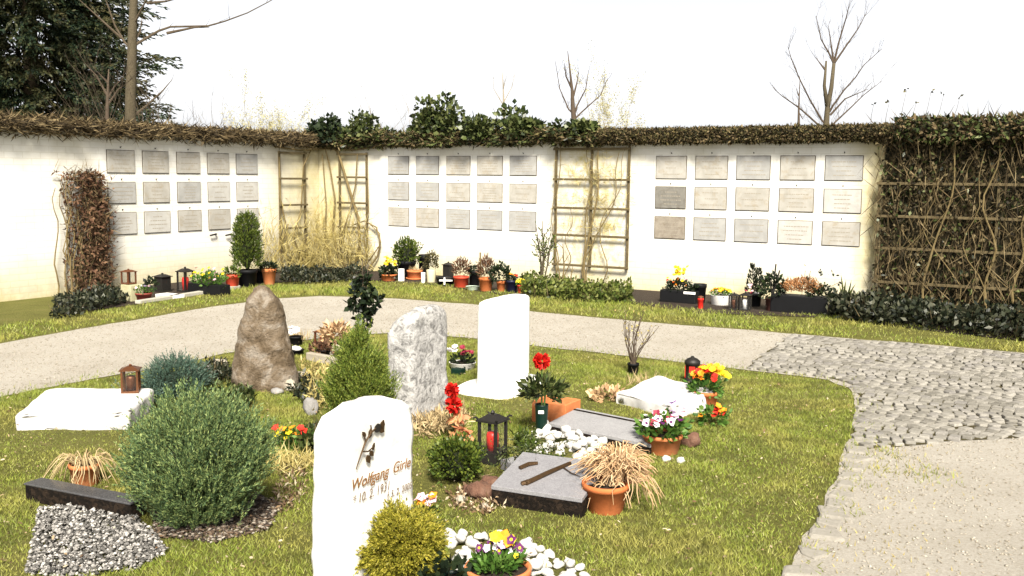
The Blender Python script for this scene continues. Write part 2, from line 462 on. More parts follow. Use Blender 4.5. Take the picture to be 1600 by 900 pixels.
sheet('cobble_bed', ragged(COB + COB[:1], .1, .03)[:-1], .008, M_JOINT)

def stone_block(bm, c, sx, sy, sz, rz, jit=.12):
    """an irregular rounded sett with its base at z=c.z"""
    ca, sa = math.cos(rz), math.sin(rz)
    lv = []
    for (k, ins, z) in ((0, 1.0, 0), (1, 1.0, .72), (2, .93, .94), (3, .78, 1.0)):
        row = []
        for (a, b) in ((-.5, -.42), (-.42, -.5), (.42, -.5), (.5, -.42), (.5, .42), (.42, .5), (-.42, .5), (-.5, .42)):
            x = a * sx * ins; y = b * sy * ins
            row.append([x, y, z * sz])
        lv.append(row)
    j = [(random.uniform(-jit, jit) * sx * .5, random.uniform(-jit, jit) * sy * .5) for _ in range(4)]
    vs = []
    for row in lv:
        for i, (x, y, z) in enumerate(row):
            q = j[i // 2]
            x += q[0]; y += q[1]
            vs.append((c[0] + x * ca - y * sa, c[1] + x * sa + y * ca, c[2] + z))
    fs = []
    for r in range(3):
        for i in range(8):
            i2 = (i + 1) % 8
            fs.append((r * 8 + i, r * 8 + i2, (r + 1) * 8 + i2, (r + 1) * 8 + i))
    fs.append(tuple(24 + i for i in range(8)))
    bm.add(vs, fs)

# cobbles laid in segmental arcs
cm = MB()
along = U.copy()
p_ref = G(1165, 560)
band = 1.05
for bi in range(-3, 9):
    for row in range(-10, 112):
        nst = 13
        for k in range(nst):
            t = (k + .5) / nst * 2 - 1
            s = row * .080 + .34 * (1 - t * t)
            q = bi * band + t * band / 2
            p = p_ref + U * s - V * q
            if not in_poly(np.array([p.x]), np.array([p.y]), COB)[0]: continue
            if random.random() < .012: continue
            slope = -.54 * t / (band / 2)
            rz = TH - math.atan2(1, .0001) * 0 + math.atan(slope * -1)
            sz = .045 + random.uniform(-.006, .008)
            stone_block(cm, (p.x, p.y, -.026 + random.uniform(0, .007)), .069 + random.uniform(-.008, .005), .077 + random.uniform(-.009, .004), sz, rz + random.uniform(-.07, .07), .08)
props(cm.build('cobble_paving', M_COBBLE, smooth=False), kind='structure')

# larger edging stones between lawn and gravel
edge_px = [(1341, 640), (1340, 668), (1333, 690), (1322, 715), (1314, 742), (1300, 772), (1285, 803), (1268, 834), (1250, 864), (1232, 893), (1210, 930)]
prev = None
ei = 0
eps = [G(a, b_) for a, b_ in edge_px]
pl = []
for a, b_ in zip(eps[:-1], eps[1:]):
    n = max(1, round((b_ - a).length / .19))
    for i in range(n):
        pl.append((a.lerp(b_, i / n), math.atan2((b_ - a).y, (b_ - a).x)))
for p, ang in pl:
    for side in (0,):
        mb = MB()
        sx, sy = random.uniform(.10, .17), random.uniform(.10, .17)
        stone_block(mb, (0, 0, 0), sx, sy, .07, 0, .38)
        d = Vector((math.cos(ang), math.sin(ang), 0)); nrm = Vector((-d.y, d.x, 0))
        if nrm.x < 0: nrm = -nrm
        q = p + nrm * (.05 + side * .19) + Vector((0, 0, -.052 + random.uniform(-.006, .006)))
        props(mb.build('edging_stone', M_KERB, loc=q, rz=ang + random.uniform(-.3, .3)), 'rough grey granite edging stone in the row between the lawn and the gravel path', 'edging stone', 'granite edging stones along the lawn')
    ei += 1

# concrete bed edging along the left wall and the beds of soil under both walls
def bed(name, pts, z, mat): return sheet(name, gp(pts), z, mat)
bed('flower_bed_soil', [(100, 492), (229, 474), (369, 451), (445, 441), (560, 436), (560, 425), (500, 418), (100, 459)], .006, M_SOIL)
bed('flower_bed_soil', [(560, 437), (700, 448), (830, 468), (985, 475), (1090, 490), (1290, 497), (1476, 520), (1700, 545), (1700, 520), (1476, 490), (1000, 452), (560, 422)], .007, M_SOIL)
a, b_ = G(215, 475), G(372, 450.5)
e = MB().box((0, 0, .02), ((b_ - a).length, .09, .05))
props(e.build('bed_kerb', M_CONCRETE, bevel=.008, loc=(a + b_) / 2, rz=math.atan2((b_ - a).y, (b_ - a).x)), kind='structure')

# ------------------------------------------------------------------ grass
def scatter_poly(poly, n):
    xs = [p[0] for p in poly]; ys = [p[1] for p in poly]
    x = RNG.uniform(min(xs), max(xs), n); y = RNG.uniform(min(ys), max(ys), n)
    k = in_poly(x, y, poly)
    return np.stack([x[k], y[k]], 1)
def grass(name, poly, n, h, wd, keep=None):
    P = scatter_poly(poly, n)
    nz = np.array([noise.noise(Vector((x * .9, y * .9, 0))) + .5 * noise.noise(Vector((x * 3.1, y * 3.1, 4))) for x, y in P])
    for q in EXCL:
        k = ~in_poly(P[:, 0], P[:, 1], q)
        P = P[k]; nz = nz[k]
    k = RNG.uniform(0, 1, len(P)) < np.clip(.75 + nz * .8, .25, 1)
    P = P[k]; nz = nz[k]
    N = len(P)
    C = np.concatenate([P, np.zeros((N, 1))], 1)
    a = RNG.uniform(0, 2 * PI, N)
    lean = RNG.uniform(.25, 1.25, N)
    D = np.stack([np.cos(a) * lean, np.sin(a) * lean, np.ones(N)], 1)
    L = h * RNG.uniform(.5, 1.3, N) * np.clip(1 + nz * .7, .5, 1.7)
    return props(leafobj(name, leaves(C, D, L, wd * RNG.uniform(.7, 1.4, N), None, 'tri', .12), L_GRASS), kind='stuff', label='short yellow green lawn grass between the graves and along the wall', cat='grass')
EXCL = [gp(q) for q in ([(100, 788), (200, 797), (245, 838), (300, 842), (410, 825), (440, 790), (400, 770), (250, 765), (262, 868), (215, 886), (100, 895)],
    [(250, 868), (215, 890), (60, 905), (60, 785), (210, 800), (250, 838)], [(705, 838), (745, 840), (800, 846), (850, 863), (900, 886), (928, 925), (860, 960), (720, 950), (700, 880)],
    [(822, 690), (840, 678), (930, 694), (945, 706), (920, 718), (850, 718)])]
lawn_near = gp([(-300, 676), (125, 599), (250, 577), (350, 555), (440, 539), (540, 526), (640, 522), (740, 531), (830, 542), (950, 555), (1070, 569), (1180, 582), (1290, 596), (1325, 608), (1335, 625), (1330, 665), (1310, 735), (1278, 800), (1238, 870), (1195, 950), (1130, 1150), (-300, 1150)])
front = [p for p in lawn_near]
def clipy(poly, y0, y1):
    return y0, y1
P_all = lawn_near
g1 = grass('lawn_grass', P_all, 620000, .024, .0038)
verge = gp([(-300, 588), (125, 513), (230, 495), (330, 478), (430, 465), (500, 461), (620, 465), (750, 475), (830, 485), (1000, 501), (1150, 513), (1300, 525), (1476, 539), (1800, 570), (1800, 545), (1476, 514), (1290, 493), (1090, 484), (985, 472), (830, 462), (700, 444), (560, 438), (445, 443), (369, 453), (229, 476), (100, 494), (-300, 560)])
g2 = grass('verge_grass', verge, 160000, .05, .009)
# stray tufts at the path edges and between the cobbles
def tufts(name, pts, n_each, h, spread, mat, lbl):
    C = []; 
    for p in pts:
        C.append(np.stack([p[0] + RNG.normal(0, spread, n_each), p[1] + RNG.normal(0, spread, n_each), np.full(n_each, .004)], 1))
    C = np.concatenate(C); N = len(C)
    D = np.stack([RNG.normal(0, .6, N), RNG.normal(0, .6, N), np.ones(N)], 1)
    return props(leafobj(name, leaves(C, D, h * RNG.uniform(.5, 1.3, N), .006, None, 'tri', .15), mat), lbl, 'weeds', kind='stuff')
tp = [(x, y) for x, y in inner[::2] if y < 14] + [(G(a, b_).x, G(a, b_).y) for a, b_ in [(1360, 640), (1352, 668), (1362, 690), (1375, 700), (1390, 712), (1345, 716), (1360, 735), (1378, 690), (1435, 735), (1450, 745), (1390, 740), (1340, 760), (1320, 800)]]
tufts('path_weeds', tp, 45, .035, .08, L_GRASS, 'thin weeds creeping in at the edges of the gravel path')
rp_ = [(G(a, b_).x, G(a, b_).y) for a, b_ in [(1440, 735), (1428, 742), (1455, 738), (1365, 700), (1380, 708), (1400, 715), (1350, 740), (1420, 705), (1360, 780), (1335, 830), (1310, 860), (1470, 760), (1390, 850), (1450, 830), (1410, 790), (1440, 890), (1340, 890)]]
tufts('path_straw', rp_, 20, .024, .10, L_STRAWY, 'dry straw coloured weeds scattered on the right hand gravel path')
# dead leaves on the lawn
P = scatter_poly(lawn_near, 5200); N = len(P)
C = np.concatenate([P, RNG.uniform(.012, .045, (N, 1))], 1)
D = np.stack([RNG.normal(size=N), RNG.normal(size=N), RNG.normal(0, .35, N)], 1)
props(leafobj('leaf_litter', leaves(C, D, RNG.uniform(.008, .026, N), RNG.uniform(.005, .013, N), np.tile([0, 0, 1.], (N, 1)) + RNG.normal(0, .4, (N, 3)), 'hex', .15), L_LITTER), 'small dry brown leaves strewn over the lawn', 'leaf litter', kind='stuff')

def chips(name, P, z, smin, smax, mat, lbl, cat, flat=.55):
    """loose angular stones: distorted octahedra, one mesh of stuff"""
    N = len(P)
    o = np.array([[1, 0, 0], [0, 1, 0], [-1, 0, 0], [0, -1, 0], [0, 0, 1], [0, 0, -1]], float)
    s = RNG.uniform(smin, smax, (N, 1, 1)) * .5
    vv = o[None] * RNG.uniform(.6, 1.15, (N, 6, 1)) + RNG.normal(0, .18, (N, 6, 3))
    a = RNG.uniform(0, 2 * PI, N); ca, sa = np.cos(a)[:, None], np.sin(a)[:, None]
    vv[:, :, 0] *= RNG.uniform(.8, 1.4, (N, 1))
    x = vv[:, :, 0] * ca - vv[:, :, 1] * sa; y = vv[:, :, 0] * sa + vv[:, :, 1] * ca
    vv = np.stack([x, y, vv[:, :, 2] * flat], 2) * s
    vv[:, :, 0] += P[:, 0:1]; vv[:, :, 1] += P[:, 1:2]; vv[:, :, 2] += (z if np.isscalar(z) else z[:, None])
    tri = np.array([[0, 1, 4], [1, 2, 4], [2, 3, 4], [3, 0, 4], [1, 0, 5], [2, 1, 5], [3, 2, 5], [0, 3, 5]])
    me = bpy.data.meshes.new(name)
    me.vertices.add(N * 6); me.vertices.foreach_set('co', vv.astype(np.float32).ravel())
    idx = (tri[None] + (np.arange(N) * 6)[:, None, None]).reshape(-1).astype(np.int32)
    me.loops.add(len(idx)); me.loops.foreach_set('vertex_index', idx)
    me.polygons.add(N * 8); me.polygons.foreach_set('loop_start', np.arange(N * 8, dtype=np.int32) * 3)
    me.update(calc_edges=True)
    return props(link(name, me, mat), lbl, cat, kind='stuff')
pp = np.array(scatter_poly(PATH, 90000))
k = (pp[:, 1] < 13) & (pp[:, 1] > 2.5) & (np.abs(pp[:, 0]) < 8)
k &= ~in_poly(pp[:, 0], pp[:, 1], COB)
chips('path_grit', pp[k], .006, .006, .02, M_PATHCHIP, 'loose beige grit lying on the gravel path', 'grit')
gb = gp([(60, 800), (125, 792), (200, 800), (240, 835), (262, 868), (215, 892), (100, 905), (40, 900)])
P = scatter_poly(gb, 7500)
chips('grave_gravel', P, RNG.uniform(.004, .03, len(P)), .009, .03, M_CHIP, 'grey and white stone chips filling the grave beside the juniper', 'gravel', .7)
br = scatter_poly(gp([(240, 840), (330, 850), (420, 830), (440, 790), (400, 775), (240, 800)]), 4600)
chips('bark_mulch', br, RNG.uniform(.004, .02, len(br)), .008, .038, island('mulch', [(.015, .010, .006), (.05, .03, .018), (.10, .065, .04), (.30, .27, .23)], .9), 'brown bark mulch spread under the big juniper bush', 'mulch', .4)

# ------------------------------------------------------------------ generic builders
def loft(secs, n=32, ex=6.0, levels=28, amp=.004, nsc=7.0, seed=0, amp2=0.0, nsc2=2.0):
    """a stone from (z, x0, x1, y0, y1) sections, rounded-rectangle plan, displaced by noise"""
    zs = [s[0] for s in secs]
    def at(z):
        for a, b in zip(secs[:-1], secs[1:]):
            if z <= b[0] + 1e-9:
                t = (z - a[0]) / max(1e-9, b[0] - a[0])
                return [a[i] + (b[i] - a[i]) * t for i in range(5)]
        return list(secs[-1])
    grid = sorted(set([zs[0] + (zs[-1] - zs[0]) * i / levels for i in range(levels + 1)] + zs))
    vs = []; fs = []
    for z in grid:
        _, x0, x1, y0, y1 = at(z)
        cx, cy, rx, ry = (x0 + x1) / 2, (y0 + y1) / 2, (x1 - x0) / 2, (y1 - y0) / 2
        # walk the rectangle perimeter evenly, then round corners
        for k in range(n):
            q = 2 * PI * (k + .5) / n
            c, s = math.cos(q), math.sin(q)
            m_ = (abs(c) ** ex + abs(s) ** ex) ** (-1 / ex)
            vs.append(Vector((cx + rx * c * m_, cy + ry * s * m_, z)))
    L = len(grid)
    for i in range(L - 1):
        for k in range(n):
            k2 = (k + 1) % n
            fs.append((i * n + k, i * n + k2, (i + 1) * n + k2, (i + 1) * n + k))
    fs.append(tuple(range(n - 1, -1, -1)))
    fs.append(tuple((L - 1) * n + k for k in range(n)))
    me = bpy.data.meshes.new('stone'); me.from_pydata([tuple(v) for v in vs], [], fs)
    bm = bmesh.new(); bm.from_mesh(me)
    bmesh.ops.triangulate(bm, faces=[f for f in bm.faces if len(f.verts) > 4])
    bm.normal_update()
    off = Vector((seed * 3.7, seed * 1.3, seed * 2.1))
    for v in bm.verts:
        d = noise.fractal(v.co * nsc + off, 1.0, 2.0, 4) * amp
        if amp2: d += noise.noise(v.co * nsc2 + off) * amp2
        v.co += v.normal * d
    for f in bm.faces: f.smooth = True
    bm.to_mesh(me); bm.free()
    return me
def rock_mesh(sx, sy, sz, seed, rough=.3, sub=3):
    bm = bmesh.new(); bmesh.ops.create_icosphere(bm, subdivisions=sub, radius=.5)
    off = Vector((seed * 2.3, seed * 5.1, seed))
    for v in bm.verts:
        p = v.co.copy()
        d = 1 + rough * noise.noise(p * 2.6 + off) + rough * .5 * noise.noise(p * 6 + off)
        v.co = Vector((p.x * d * sx, p.y * d * sy, p.z * d * sz))
        f_ = noise.cell(p * 2.2 + off)
        v.co *= 1 + .06 * f_
    for f in bm.faces: f.smooth = sub > 2
    me = bpy.data.meshes.new('rock'); bm.to_mesh(me); bm.free()
    return me
def rock(name, label, cat, px, py, wpx, hpx, mat, seed, depth=.8, group=None, rz=0, sink=.15, sub=3):
    k = mpp(px, py); w_ = wpx * k; h_ = hpx * k
    me = rock_mesh(w_, w_ * depth, h_ * 1.25, seed, .32, sub)
    p = G(px, py); p.y += w_ * depth * .4; p.z = h_ * (.5 - sink * .5)
    return props(link(name, me, mat, None, p, rz), label, cat, group)

_bl = {}
def bloom_mesh(mat, kind, eye):
    key = (mat.name, kind, eye.name if eye else None)
    if key in _bl: return _bl[key]
    C = []; D = []; Rl = []
    if kind == 'pansy':
        for i in range(5):
            a = 2 * PI * i / 5 + .3
            D.append((math.cos(a), math.sin(a), .28)); C.append((0, 0, 0)); Rl.append((0, 0, 1))
        V4 = leaves(np.array(C), np.array(D), np.array([1, .9, 1.05, .95, 1.1]), .95, np.array(Rl), 'hex', .12)
    elif kind == 'ball':
        P = sphere_pts(90, -.75)
        V4 = leaves(P * .25, P + RNG.normal(0, .12, P.shape), .78, .42, None, 'hex', .25)
    else:                                                     # daisy-like
        D = [(math.cos(2 * PI * i / 11), math.sin(2 * PI * i / 11), .35 + .2 * (i % 2)) for i in range(11)]
        V4 = leaves(np.zeros((11, 3)), np.array(D), 1, .5, np.tile([0, 0, 1.], (11, 1)), 'hex', .1)
    n = len(V4); k = V4.shape[1]
    me = np_mesh('blossom', V4, k)
    me.materials.append(mat)
    if eye:
        bm = bmesh.new(); bm.from_mesh(me)
        c = bmesh.ops.create_circle(bm, cap_ends=True, segments=7, radius=.3, matrix=Matrix.Translation((0, 0, .16)))
        bm.faces.ensure_lookup_table()
        for f in bm.faces[n:]: f.material_index = 1
        bm.to_mesh(me); bm.free(); me.materials.append(eye)
    _bl[key] = me
    return me
def blossom(parent, p, r, mat, kind='pansy', eye=None, face=None):
    o = link('blossom', bloom_mesh(mat, kind, eye), None, parent, p)
    f = Vector(face) if face is not None else Vector((random.uniform(-.5, .3), random.uniform(-1.2, .1), random.uniform(.5, 1.2)))
    o.rotation_euler = (f.to_track_quat('Z', 'Y') @ Matrix.Rotation(random.uniform(0, 6), 3, 'Z').to_quaternion()).to_euler()
    o.scale = (r, r, r)
    return o
def ball_leaves(c, r, n, L, W, up=.4, inner=.5, shape='diamond', zmin=-.6, bend=.1):
    P = sphere_pts(n, zmin)
    q = P * np.array(r) * (RNG.uniform(inner ** 3, 1, (n, 1)) ** (1 / 3))
    lump = np.array([1 + .35 * noise.noise(Vector(p) * 2.2 + Vector((c[0] * 9, c[1] * 9, 1.7))) for p in P])[:, None]
    D = P + np.array([0, 0, up]) + RNG.normal(0, .45, (n, 3))
    return leaves(q * lump + np.array(c), D, L * RNG.uniform(.6, 1.3, n), W * RNG.uniform(.7, 1.3, n), None, shape, bend)
def core(parent, c, r, mat, seed=1, name='branches'):  # dark blob inside a bush, standing in for its shaded interior
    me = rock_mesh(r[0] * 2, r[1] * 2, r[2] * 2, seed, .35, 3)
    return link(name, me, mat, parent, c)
M_CORE = pm('shaded_bush_core', [(.003, .004, .002), (.010, .012, .005), (.022, .02, .010)], 30, .95, .8)  # near-black colour carries the shade inside the bushes

def pot(name, label, cat, px, py, wpx, hpx, mat, taper=.72, rim=True, group=None, soil=True, n=24, saucer=False, off=None):
    k = mpp(px, py); r = wpx * k / 2; h = hpx * k
    p = G(px, py); p.y += r * taper * .9
    t = thing(name, label, cat, p, 0, group)
    rb = r * taper
    prof = [(rb * .96, 0), (rb, .004)]
    if rim:
        prof += [(r * .93, h * .80), (r, h * .81), (r * 1.01, h * .99), (r * .98, h), (r * .9, h), (r * .87, h * .86)]
    else:
        prof += [(r * .98, h * .97), (r, h), (r * .95, h), (r * .92, h * .88)]
    link('pot', MB().lathe(prof, n, cap1=False).mesh('pot', True), mat, t)
    if soil:
        link('soil', MB().lathe([(r * .9, h * .84), (r * .5, h * .88), (r * .1, h * .885)], n, cap0=False).mesh('soil', True), M_SOIL, t)
    return t, h, r
def box_thing(name, label, cat, px, py, size, mat, rz=TH, bevel=.006, group=None):
    p = G(px, py)
    return props(MB().box((0, size[1] / 2, size[2] / 2), size).build(name, mat, bevel=bevel, loc=p, rz=rz), label, cat, group)
def flowers(t, z, r, mats, n, br, fol=L_PANSY, fh=.5, leafL=.03, kind='pansy', eye=None, nl=260, spread=1.0, zf=1.0):
    leafobj('foliage', ball_leaves((0, 0, z), (r * spread, r * spread, r * fh), nl, leafL, leafL * .6, .3, .3, 'diamond', -.1), fol, t)
    for i in range(n):
        a = random.uniform(0, 2 * PI); q = math.sqrt(random.random()) * r * .95 * spread
        zz = z + r * fh * zf * (1.02 - .45 * (q / (r * spread)) ** 2) + random.uniform(-.008, .012)
        mt = mats[i % len(mats)] if len(mats) > 1 else mats[0]
        e = eye if not isinstance(eye, dict) else eye.get(mt.name)
        blossom(t, (q * math.cos(a), q * math.sin(a), zz), br * random.uniform(.8, 1.2), mt, kind, e)
def dry_sticks(t, z, r, h, n, mat, name='dry_stems', w=.006, lean=.5, leafy=0):
    O = np.stack([RNG.normal(0, r * .35, n), RNG.normal(0, r * .35, n), np.full(n, z)], 1)
    D = np.stack([RNG.normal(0, lean, n), RNG.normal(0, lean, n), np.ones(n)], 1)
    V4 = leaves(O, D, h * RNG.uniform(.5, 1.1, n), w, None, 'diamond', .06)
    if leafy:
        C2, D2, _ = sprays(O, D, h * RNG.uniform(.5, 1.0, n), leafy, .9, .4, .3)
        V4 = np.concatenate([V4, leaves(C2, D2, .03, .012)])
    return leafobj(name, V4, mat, t)
def wpanes(): pass
def lantern(label, px, py, wpx, hpx, frame, candle=None, group=None, rz=TH, round_top=False, solid=False, foot=.08):
    """grave lantern: base, four posts, panes, roof with knob, candle"""
    k = mpp(px, py); w_ = wpx * k; h = hpx * k
    p = G(px, py); p.y += w_ / 2
    t = thing('grave_lantern', label, 'grave lantern', p, rz, group)
    hw = w_ / 2
    MB().box((0, 0, h * foot / 2), (w_, w_, h * foot)).build('base', frame, t, bevel=.003)
    if not solid:
        for sx in (-1, 1):
            for sy in (-1, 1):
                MB().box((sx * hw * .86, sy * hw * .86, h * (foot + .80) / 2), (w_ * .12, w_ * .12, h * (.80 - foot))).build('post', frame, t)
        for i in range(4):
            M = Matrix.Rotation(i * PI / 2, 3, 'Z')
            link('pane', MB().box((0, 0, 0), (w_ * .74, .003, h * (.76 - foot))).mesh('pane'), M_GLASS, t, M @ Vector((0, -hw * .86, h * (foot + .78) / 2)), i * PI / 2)
    else:
        MB().box((0, 0, h * (foot + .79) / 2), (w_ * .9, w_ * .9, h * (.79 - foot))).build('body', frame, t, bevel=.004)
    rf = MB().box((0, 0, h * .815), (w_ * 1.12, w_ * 1.12, h * .035))
    if round_top:
        rf.lathe([(hw * .95, h * .833), (hw * .8, h * .89), (hw * .4, h * .935), (hw * .2, h * .95)], 12)
    else:
        q = [(-hw, -hw, h * .833), (hw, -hw, h * .833), (hw, hw, h * .833), (-hw, hw, h * .833)]
        q2 = [(x * .35, y * .35, h * .93) for x, y, _ in q]
        rf.add(q + q2, [(0, 1, 5, 4), (1, 2, 6, 5), (2, 3, 7, 6), (3, 0, 4, 7), (4, 5, 6, 7)])
    rf.lathe([(hw * .12, h * .92), (hw * .22, h * .96), (hw * .1, h)], 8)
    rf.build('roof', frame, t)
    if candle:
        MB().lathe([(hw * .55, h * foot), (hw * .58, h * .5), (hw * .5, h * .58), (hw * .2, h * .6)], 14).build('candle', candle, t, True)
    return t

# ------------------------------------------------------------------ the two walls
WALL_H = 2.16
def wall_mat(name, ax):
    m, nt, b = newmat(name)
    tc = nt.nodes.new('ShaderNodeTexCoord'); sp = nt.nodes.new('ShaderNodeSeparateXYZ'); nt.links.new(tc.outputs['Object'], sp.inputs[0])
    cb = nt.nodes.new('ShaderNodeCombineXYZ'); nt.links.new(sp.outputs[ax], cb.inputs[0]); nt.links.new(sp.outputs[2], cb.inputs[1])
    br = nt.nodes.new('ShaderNodeTexBrick'); nt.links.new(cb.outputs[0], br.inputs['Vector'])
    br.inputs['Scale'].default_value = 1; br.inputs['Brick Width'].default_value = .25; br.inputs['Row Height'].default_value = .083
    br.inputs['Mortar Size'].default_value = .006; br.inputs['Mortar Smooth'].default_value = .6
    br.inputs['Color1'].default_value = (1, 1, 1, 1); br.inputs['Color2'].default_value = (.96, .95, .93, 1); br.inputs['Mortar'].default_value = (.82, .79, .73, 1)
    n1 = noise_n(nt, 1.1, 8, .65); n2 = noise_n(nt, 6, 8, .7)
    base = ramp(nt, [(.50, .475, .40, .28), (.60, .585, .54, .5), (.66, .65, .62, .7)], n1)
    base = mixc(nt, base, br.outputs['Color'], .75, 'MULTIPLY')
    def math_(op, a, b_=None, c=None):
        q = nt.nodes.new('ShaderNodeMath'); q.operation = op
        for i, v in enumerate((a, b_, c)):
            if v is None: continue
            if isinstance(v, bpy.types.NodeSocket): nt.links.new(v, q.inputs[i])
            else: q.inputs[i].default_value = v
        return q.outputs[0]
    def mr(v, a, b_, lo=1.0, hi=0.0):
        q = nt.nodes.new('ShaderNodeMapRange'); q.inputs[1].default_value = a; q.inputs[2].default_value = b_; q.inputs[3].default_value = lo; q.inputs[4].default_value = hi
        nt.links.new(v, q.inputs[0]); return q.outputs[0]
    # damp, algae-tinged corner and splash zone near the soil
    dist = math_('ABSOLUTE', sp.outputs[ax])
    cor = math_('MULTIPLY', mr(dist, .45, 1.55), mr(sp.outputs[2], .1, 2.3, 1.0, .6))
    low = mr(sp.outputs[2], .0, .62)
    bands = mr(math_('ABSOLUTE', math_('SUBTRACT', sp.outputs[ax], BIGTREL)), .25, 1.0) if ax == 0 else None
    tot = math_('MAXIMUM', cor, math_('MULTIPLY', low, .75))
    if bands is not None:
        tot = math_('MAXIMUM', tot, math_('MULTIPLY', bands, mr(n2, .42, .62, .15, .95)))
        tot = math_('MAXIMUM', tot, math_('MULTIPLY', mr(math_('ABSOLUTE', math_('SUBTRACT', sp.outputs[0], IVYEDGE)), .05, .5), .8))
    fac = math_('MULTIPLY', tot, mr(n1, .25, .62, .35, 1.15))
    nt.links.new(mixc(nt, base, ramp(nt, [(.22, .165, .04, .3), (.34, .275, .085, .5), (.45, .39, .18, .7)], n2), fac), b.inputs['Base Color'])
    b.inputs['Roughness'].default_value = .9; b.inputs['Specular IOR Level'].default_value = .1
    h = mixc(nt, br.outputs['Color'], n2, .35)
    bump(nt, b, h, .35, .01)
    return m
BIGTREL = on_right(927, 320)[0]
IVYEDGE = on_right(1372, 350)[0]
MW_R, MW_L = wall_mat('white_painted_brick_a', 0), wall_mat('white_painted_brick_b', 1)
SR = on_right(2050, 300)[0]
SLN = max(-15.0, on_left(-420, 300)[0])
wall_r = props(MB().box((SR / 2 + .0, .16, WALL_H / 2 - .2), (SR, .32, WALL_H + .4)).build('columbarium_wall', MW_R, loc=CORNER, rz=TH), 'long white painted columbarium wall with two blocks of urn plaques, right of the corner', 'wall', None, 'thing')
wall_l = props(MB().box((-.163, SLN / 2 + .16, WALL_H / 2 - .2), (.32, abs(SLN) + .32, WALL_H + .4)).build('columbarium_wall', MW_L, loc=CORNER, rz=TH), 'white painted columbarium wall with one block of urn plaques, left of the corner', 'wall', None, 'thing')
MB().box((SR / 2, .15, WALL_H + .03), (SR + .1, .46, .056)).build('coping', M_CONCRETE, wall_r, bevel=.006)
MB().box((-.17, SLN / 2 - .05, WALL_H + .033), (.46, abs(SLN), .056)).build('coping', M_CONCRETE, wall_l, bevel=.006)
PL = {
    'white': marble('plaque_white_marble', (.31, .30, .28), (.38, .37, .345), (.27, .24, .19), .7, 5, .05),
    'cream': marble('plaque_cream_marble', (.265, .25, .22), (.33, .315, .285), (.24, .19, .12), .8, 6, .05),
    'grey': marble('plaque_grey_marble', (.235, .23, .22), (.30, .295, .28), (.21, .20, .175), .7, 6, .05),
    'dark': marble('plaque_dark_stone', (.12, .113, .10), (.17, .16, .14), (.085, .07, .05), .7, 9, .05),
    'brown': marble('plaque_brown_stone', (.17, .145, .115), (.24, .21, .17), (.12, .09, .06), .7, 9, .05)}
M_JOINTDK = pm('dark_joint', [(.05, .04, .03), (.12, .10, .07)], 40, .9, 0)
M_LETTER = pm('faded_lettering', [(.19, .165, .13), (.28, .25, .20)], 40, .7, 0)
def plaque(wall, axis, s0, s1, z0, z1, kind, lab=None, rows=4):
    w_, h_ = s1 - s0, z1 - z0
    def P(u, dep, z): return Vector((u, -dep, z)) if axis == 0 else Vector((dep, u, z))
    def bx(mb, u0, u1, d0, d1, a, c):
        p, q = P(u0, d0, a), P(u1, d1, c)
        mb.box((p + q) / 2, [abs(q[i] - p[i]) for i in range(3)])
        return mb
    th = .016
    tilt = random.uniform(-.006, .006)
    p = bx(MB(), s0, s1, .001, th, z0, z1).build('plaque', PL[kind], wall, bevel=.002, seg=1)
    if lab: p['label'] = lab
    j = MB()
    for (u0, u1, a, c) in ((s0 - .009, s0 - .0005, z0 - .009, z1 + .009), (s1 + .0005, s1 + .009, z0 - .007, z1 + .007), (s0 - .0004, s1 + .0004, z1 + .0005, z1 + .009), (s0 - .0004, s1 + .0004, z0 - .009, z0 - .0005)):
        bx(j, u0, u1, .0005, .006, a, c)
    j.build('joint', M_JOINTDK, p)
    t = MB()
    rows = random.choice((3, 4, 4, 5))
    for i in range(rows):
        zc = z1 - h_ * (.24 + .56 * i / max(1, rows - 1))
        half = w_ * random.uniform(.16, .36); x = (s0 + s1) / 2 - half
        while x < (s0 + s1) / 2 + half:
            l = random.uniform(.012, .04)
            bx(t, x, min(x + l, s1 - .02), th - .001, th + .0012, zc - .006, zc + .005); x += l + random.uniform(.005, .012)
    t.build('inscription', M_LETTER, p)
    # little flower hook above the plaque
    k = MB(); c = (s0 + s1) / 2; zz = z1 + .045
    k.tube([P(c, .0, zz), P(c, .022, zz + .002), P(c, .027, zz + .013)], .003, 5); bx(k, c - .006, c + .006, .0, .005, zz - .010, zz + .010)
    k.build('hook', M_IRON, wall)
zs = [(on_right(817, b_)[1], on_right(817, a)[1]) for a, b_ in ((244.2, 273.7), (288, 316.8), (331, 360.8))]
kinds1 = [['grey', 'grey', 'cream'], ['grey', 'grey', 'cream'], ['cream', 'cream', 'grey'], ['cream', 'cream', 'grey'], ['grey', 'cream', 'grey']]
for c, (a, b_) in enumerate([(607.3, 638.6), (651, 685.5), (698.3, 734.5), (746.3, 785), (797.4, 838.3)]):
    s0, s1 = on_right(a, 260)[0], on_right(b_, 260)[0]
    for r_ in range(3):
        plaque(wall_r, 0, s0, s1, zs[r_][0], zs[r_][1], kinds1[c][r_])
zs = [(on_right(1318, b_)[1], on_right(1318, a)[1]) for a, b_ in ((243.8, 281.6), (296, 332.3), (347.5, 383.9))]
kinds2 = [['cream', 'dark', 'brown'], ['cream', 'cream', 'grey'], ['grey', 'cream', 'grey'], ['cream', 'cream', 'white'], ['grey', 'white', 'cream']]
for c, (a, b_) in enumerate([(1025.9, 1072.4), (1087.5, 1136.6), (1151.7, 1203.2), (1220, 1273), (1290, 1348)]):
    s0, s1 = on_right(a, 262)[0], on_right(b_, 262)[0]
    for r_ in range(3):
        k_ = kinds2[c][r_]
        plaque(wall_r, 0, s0, s1, zs[r_][0], zs[r_][1], k_, {'dark': 'dark grey plaque, the darkest on the wall', 'brown': 'brownish plaque below the darkest one'}.get(k_))
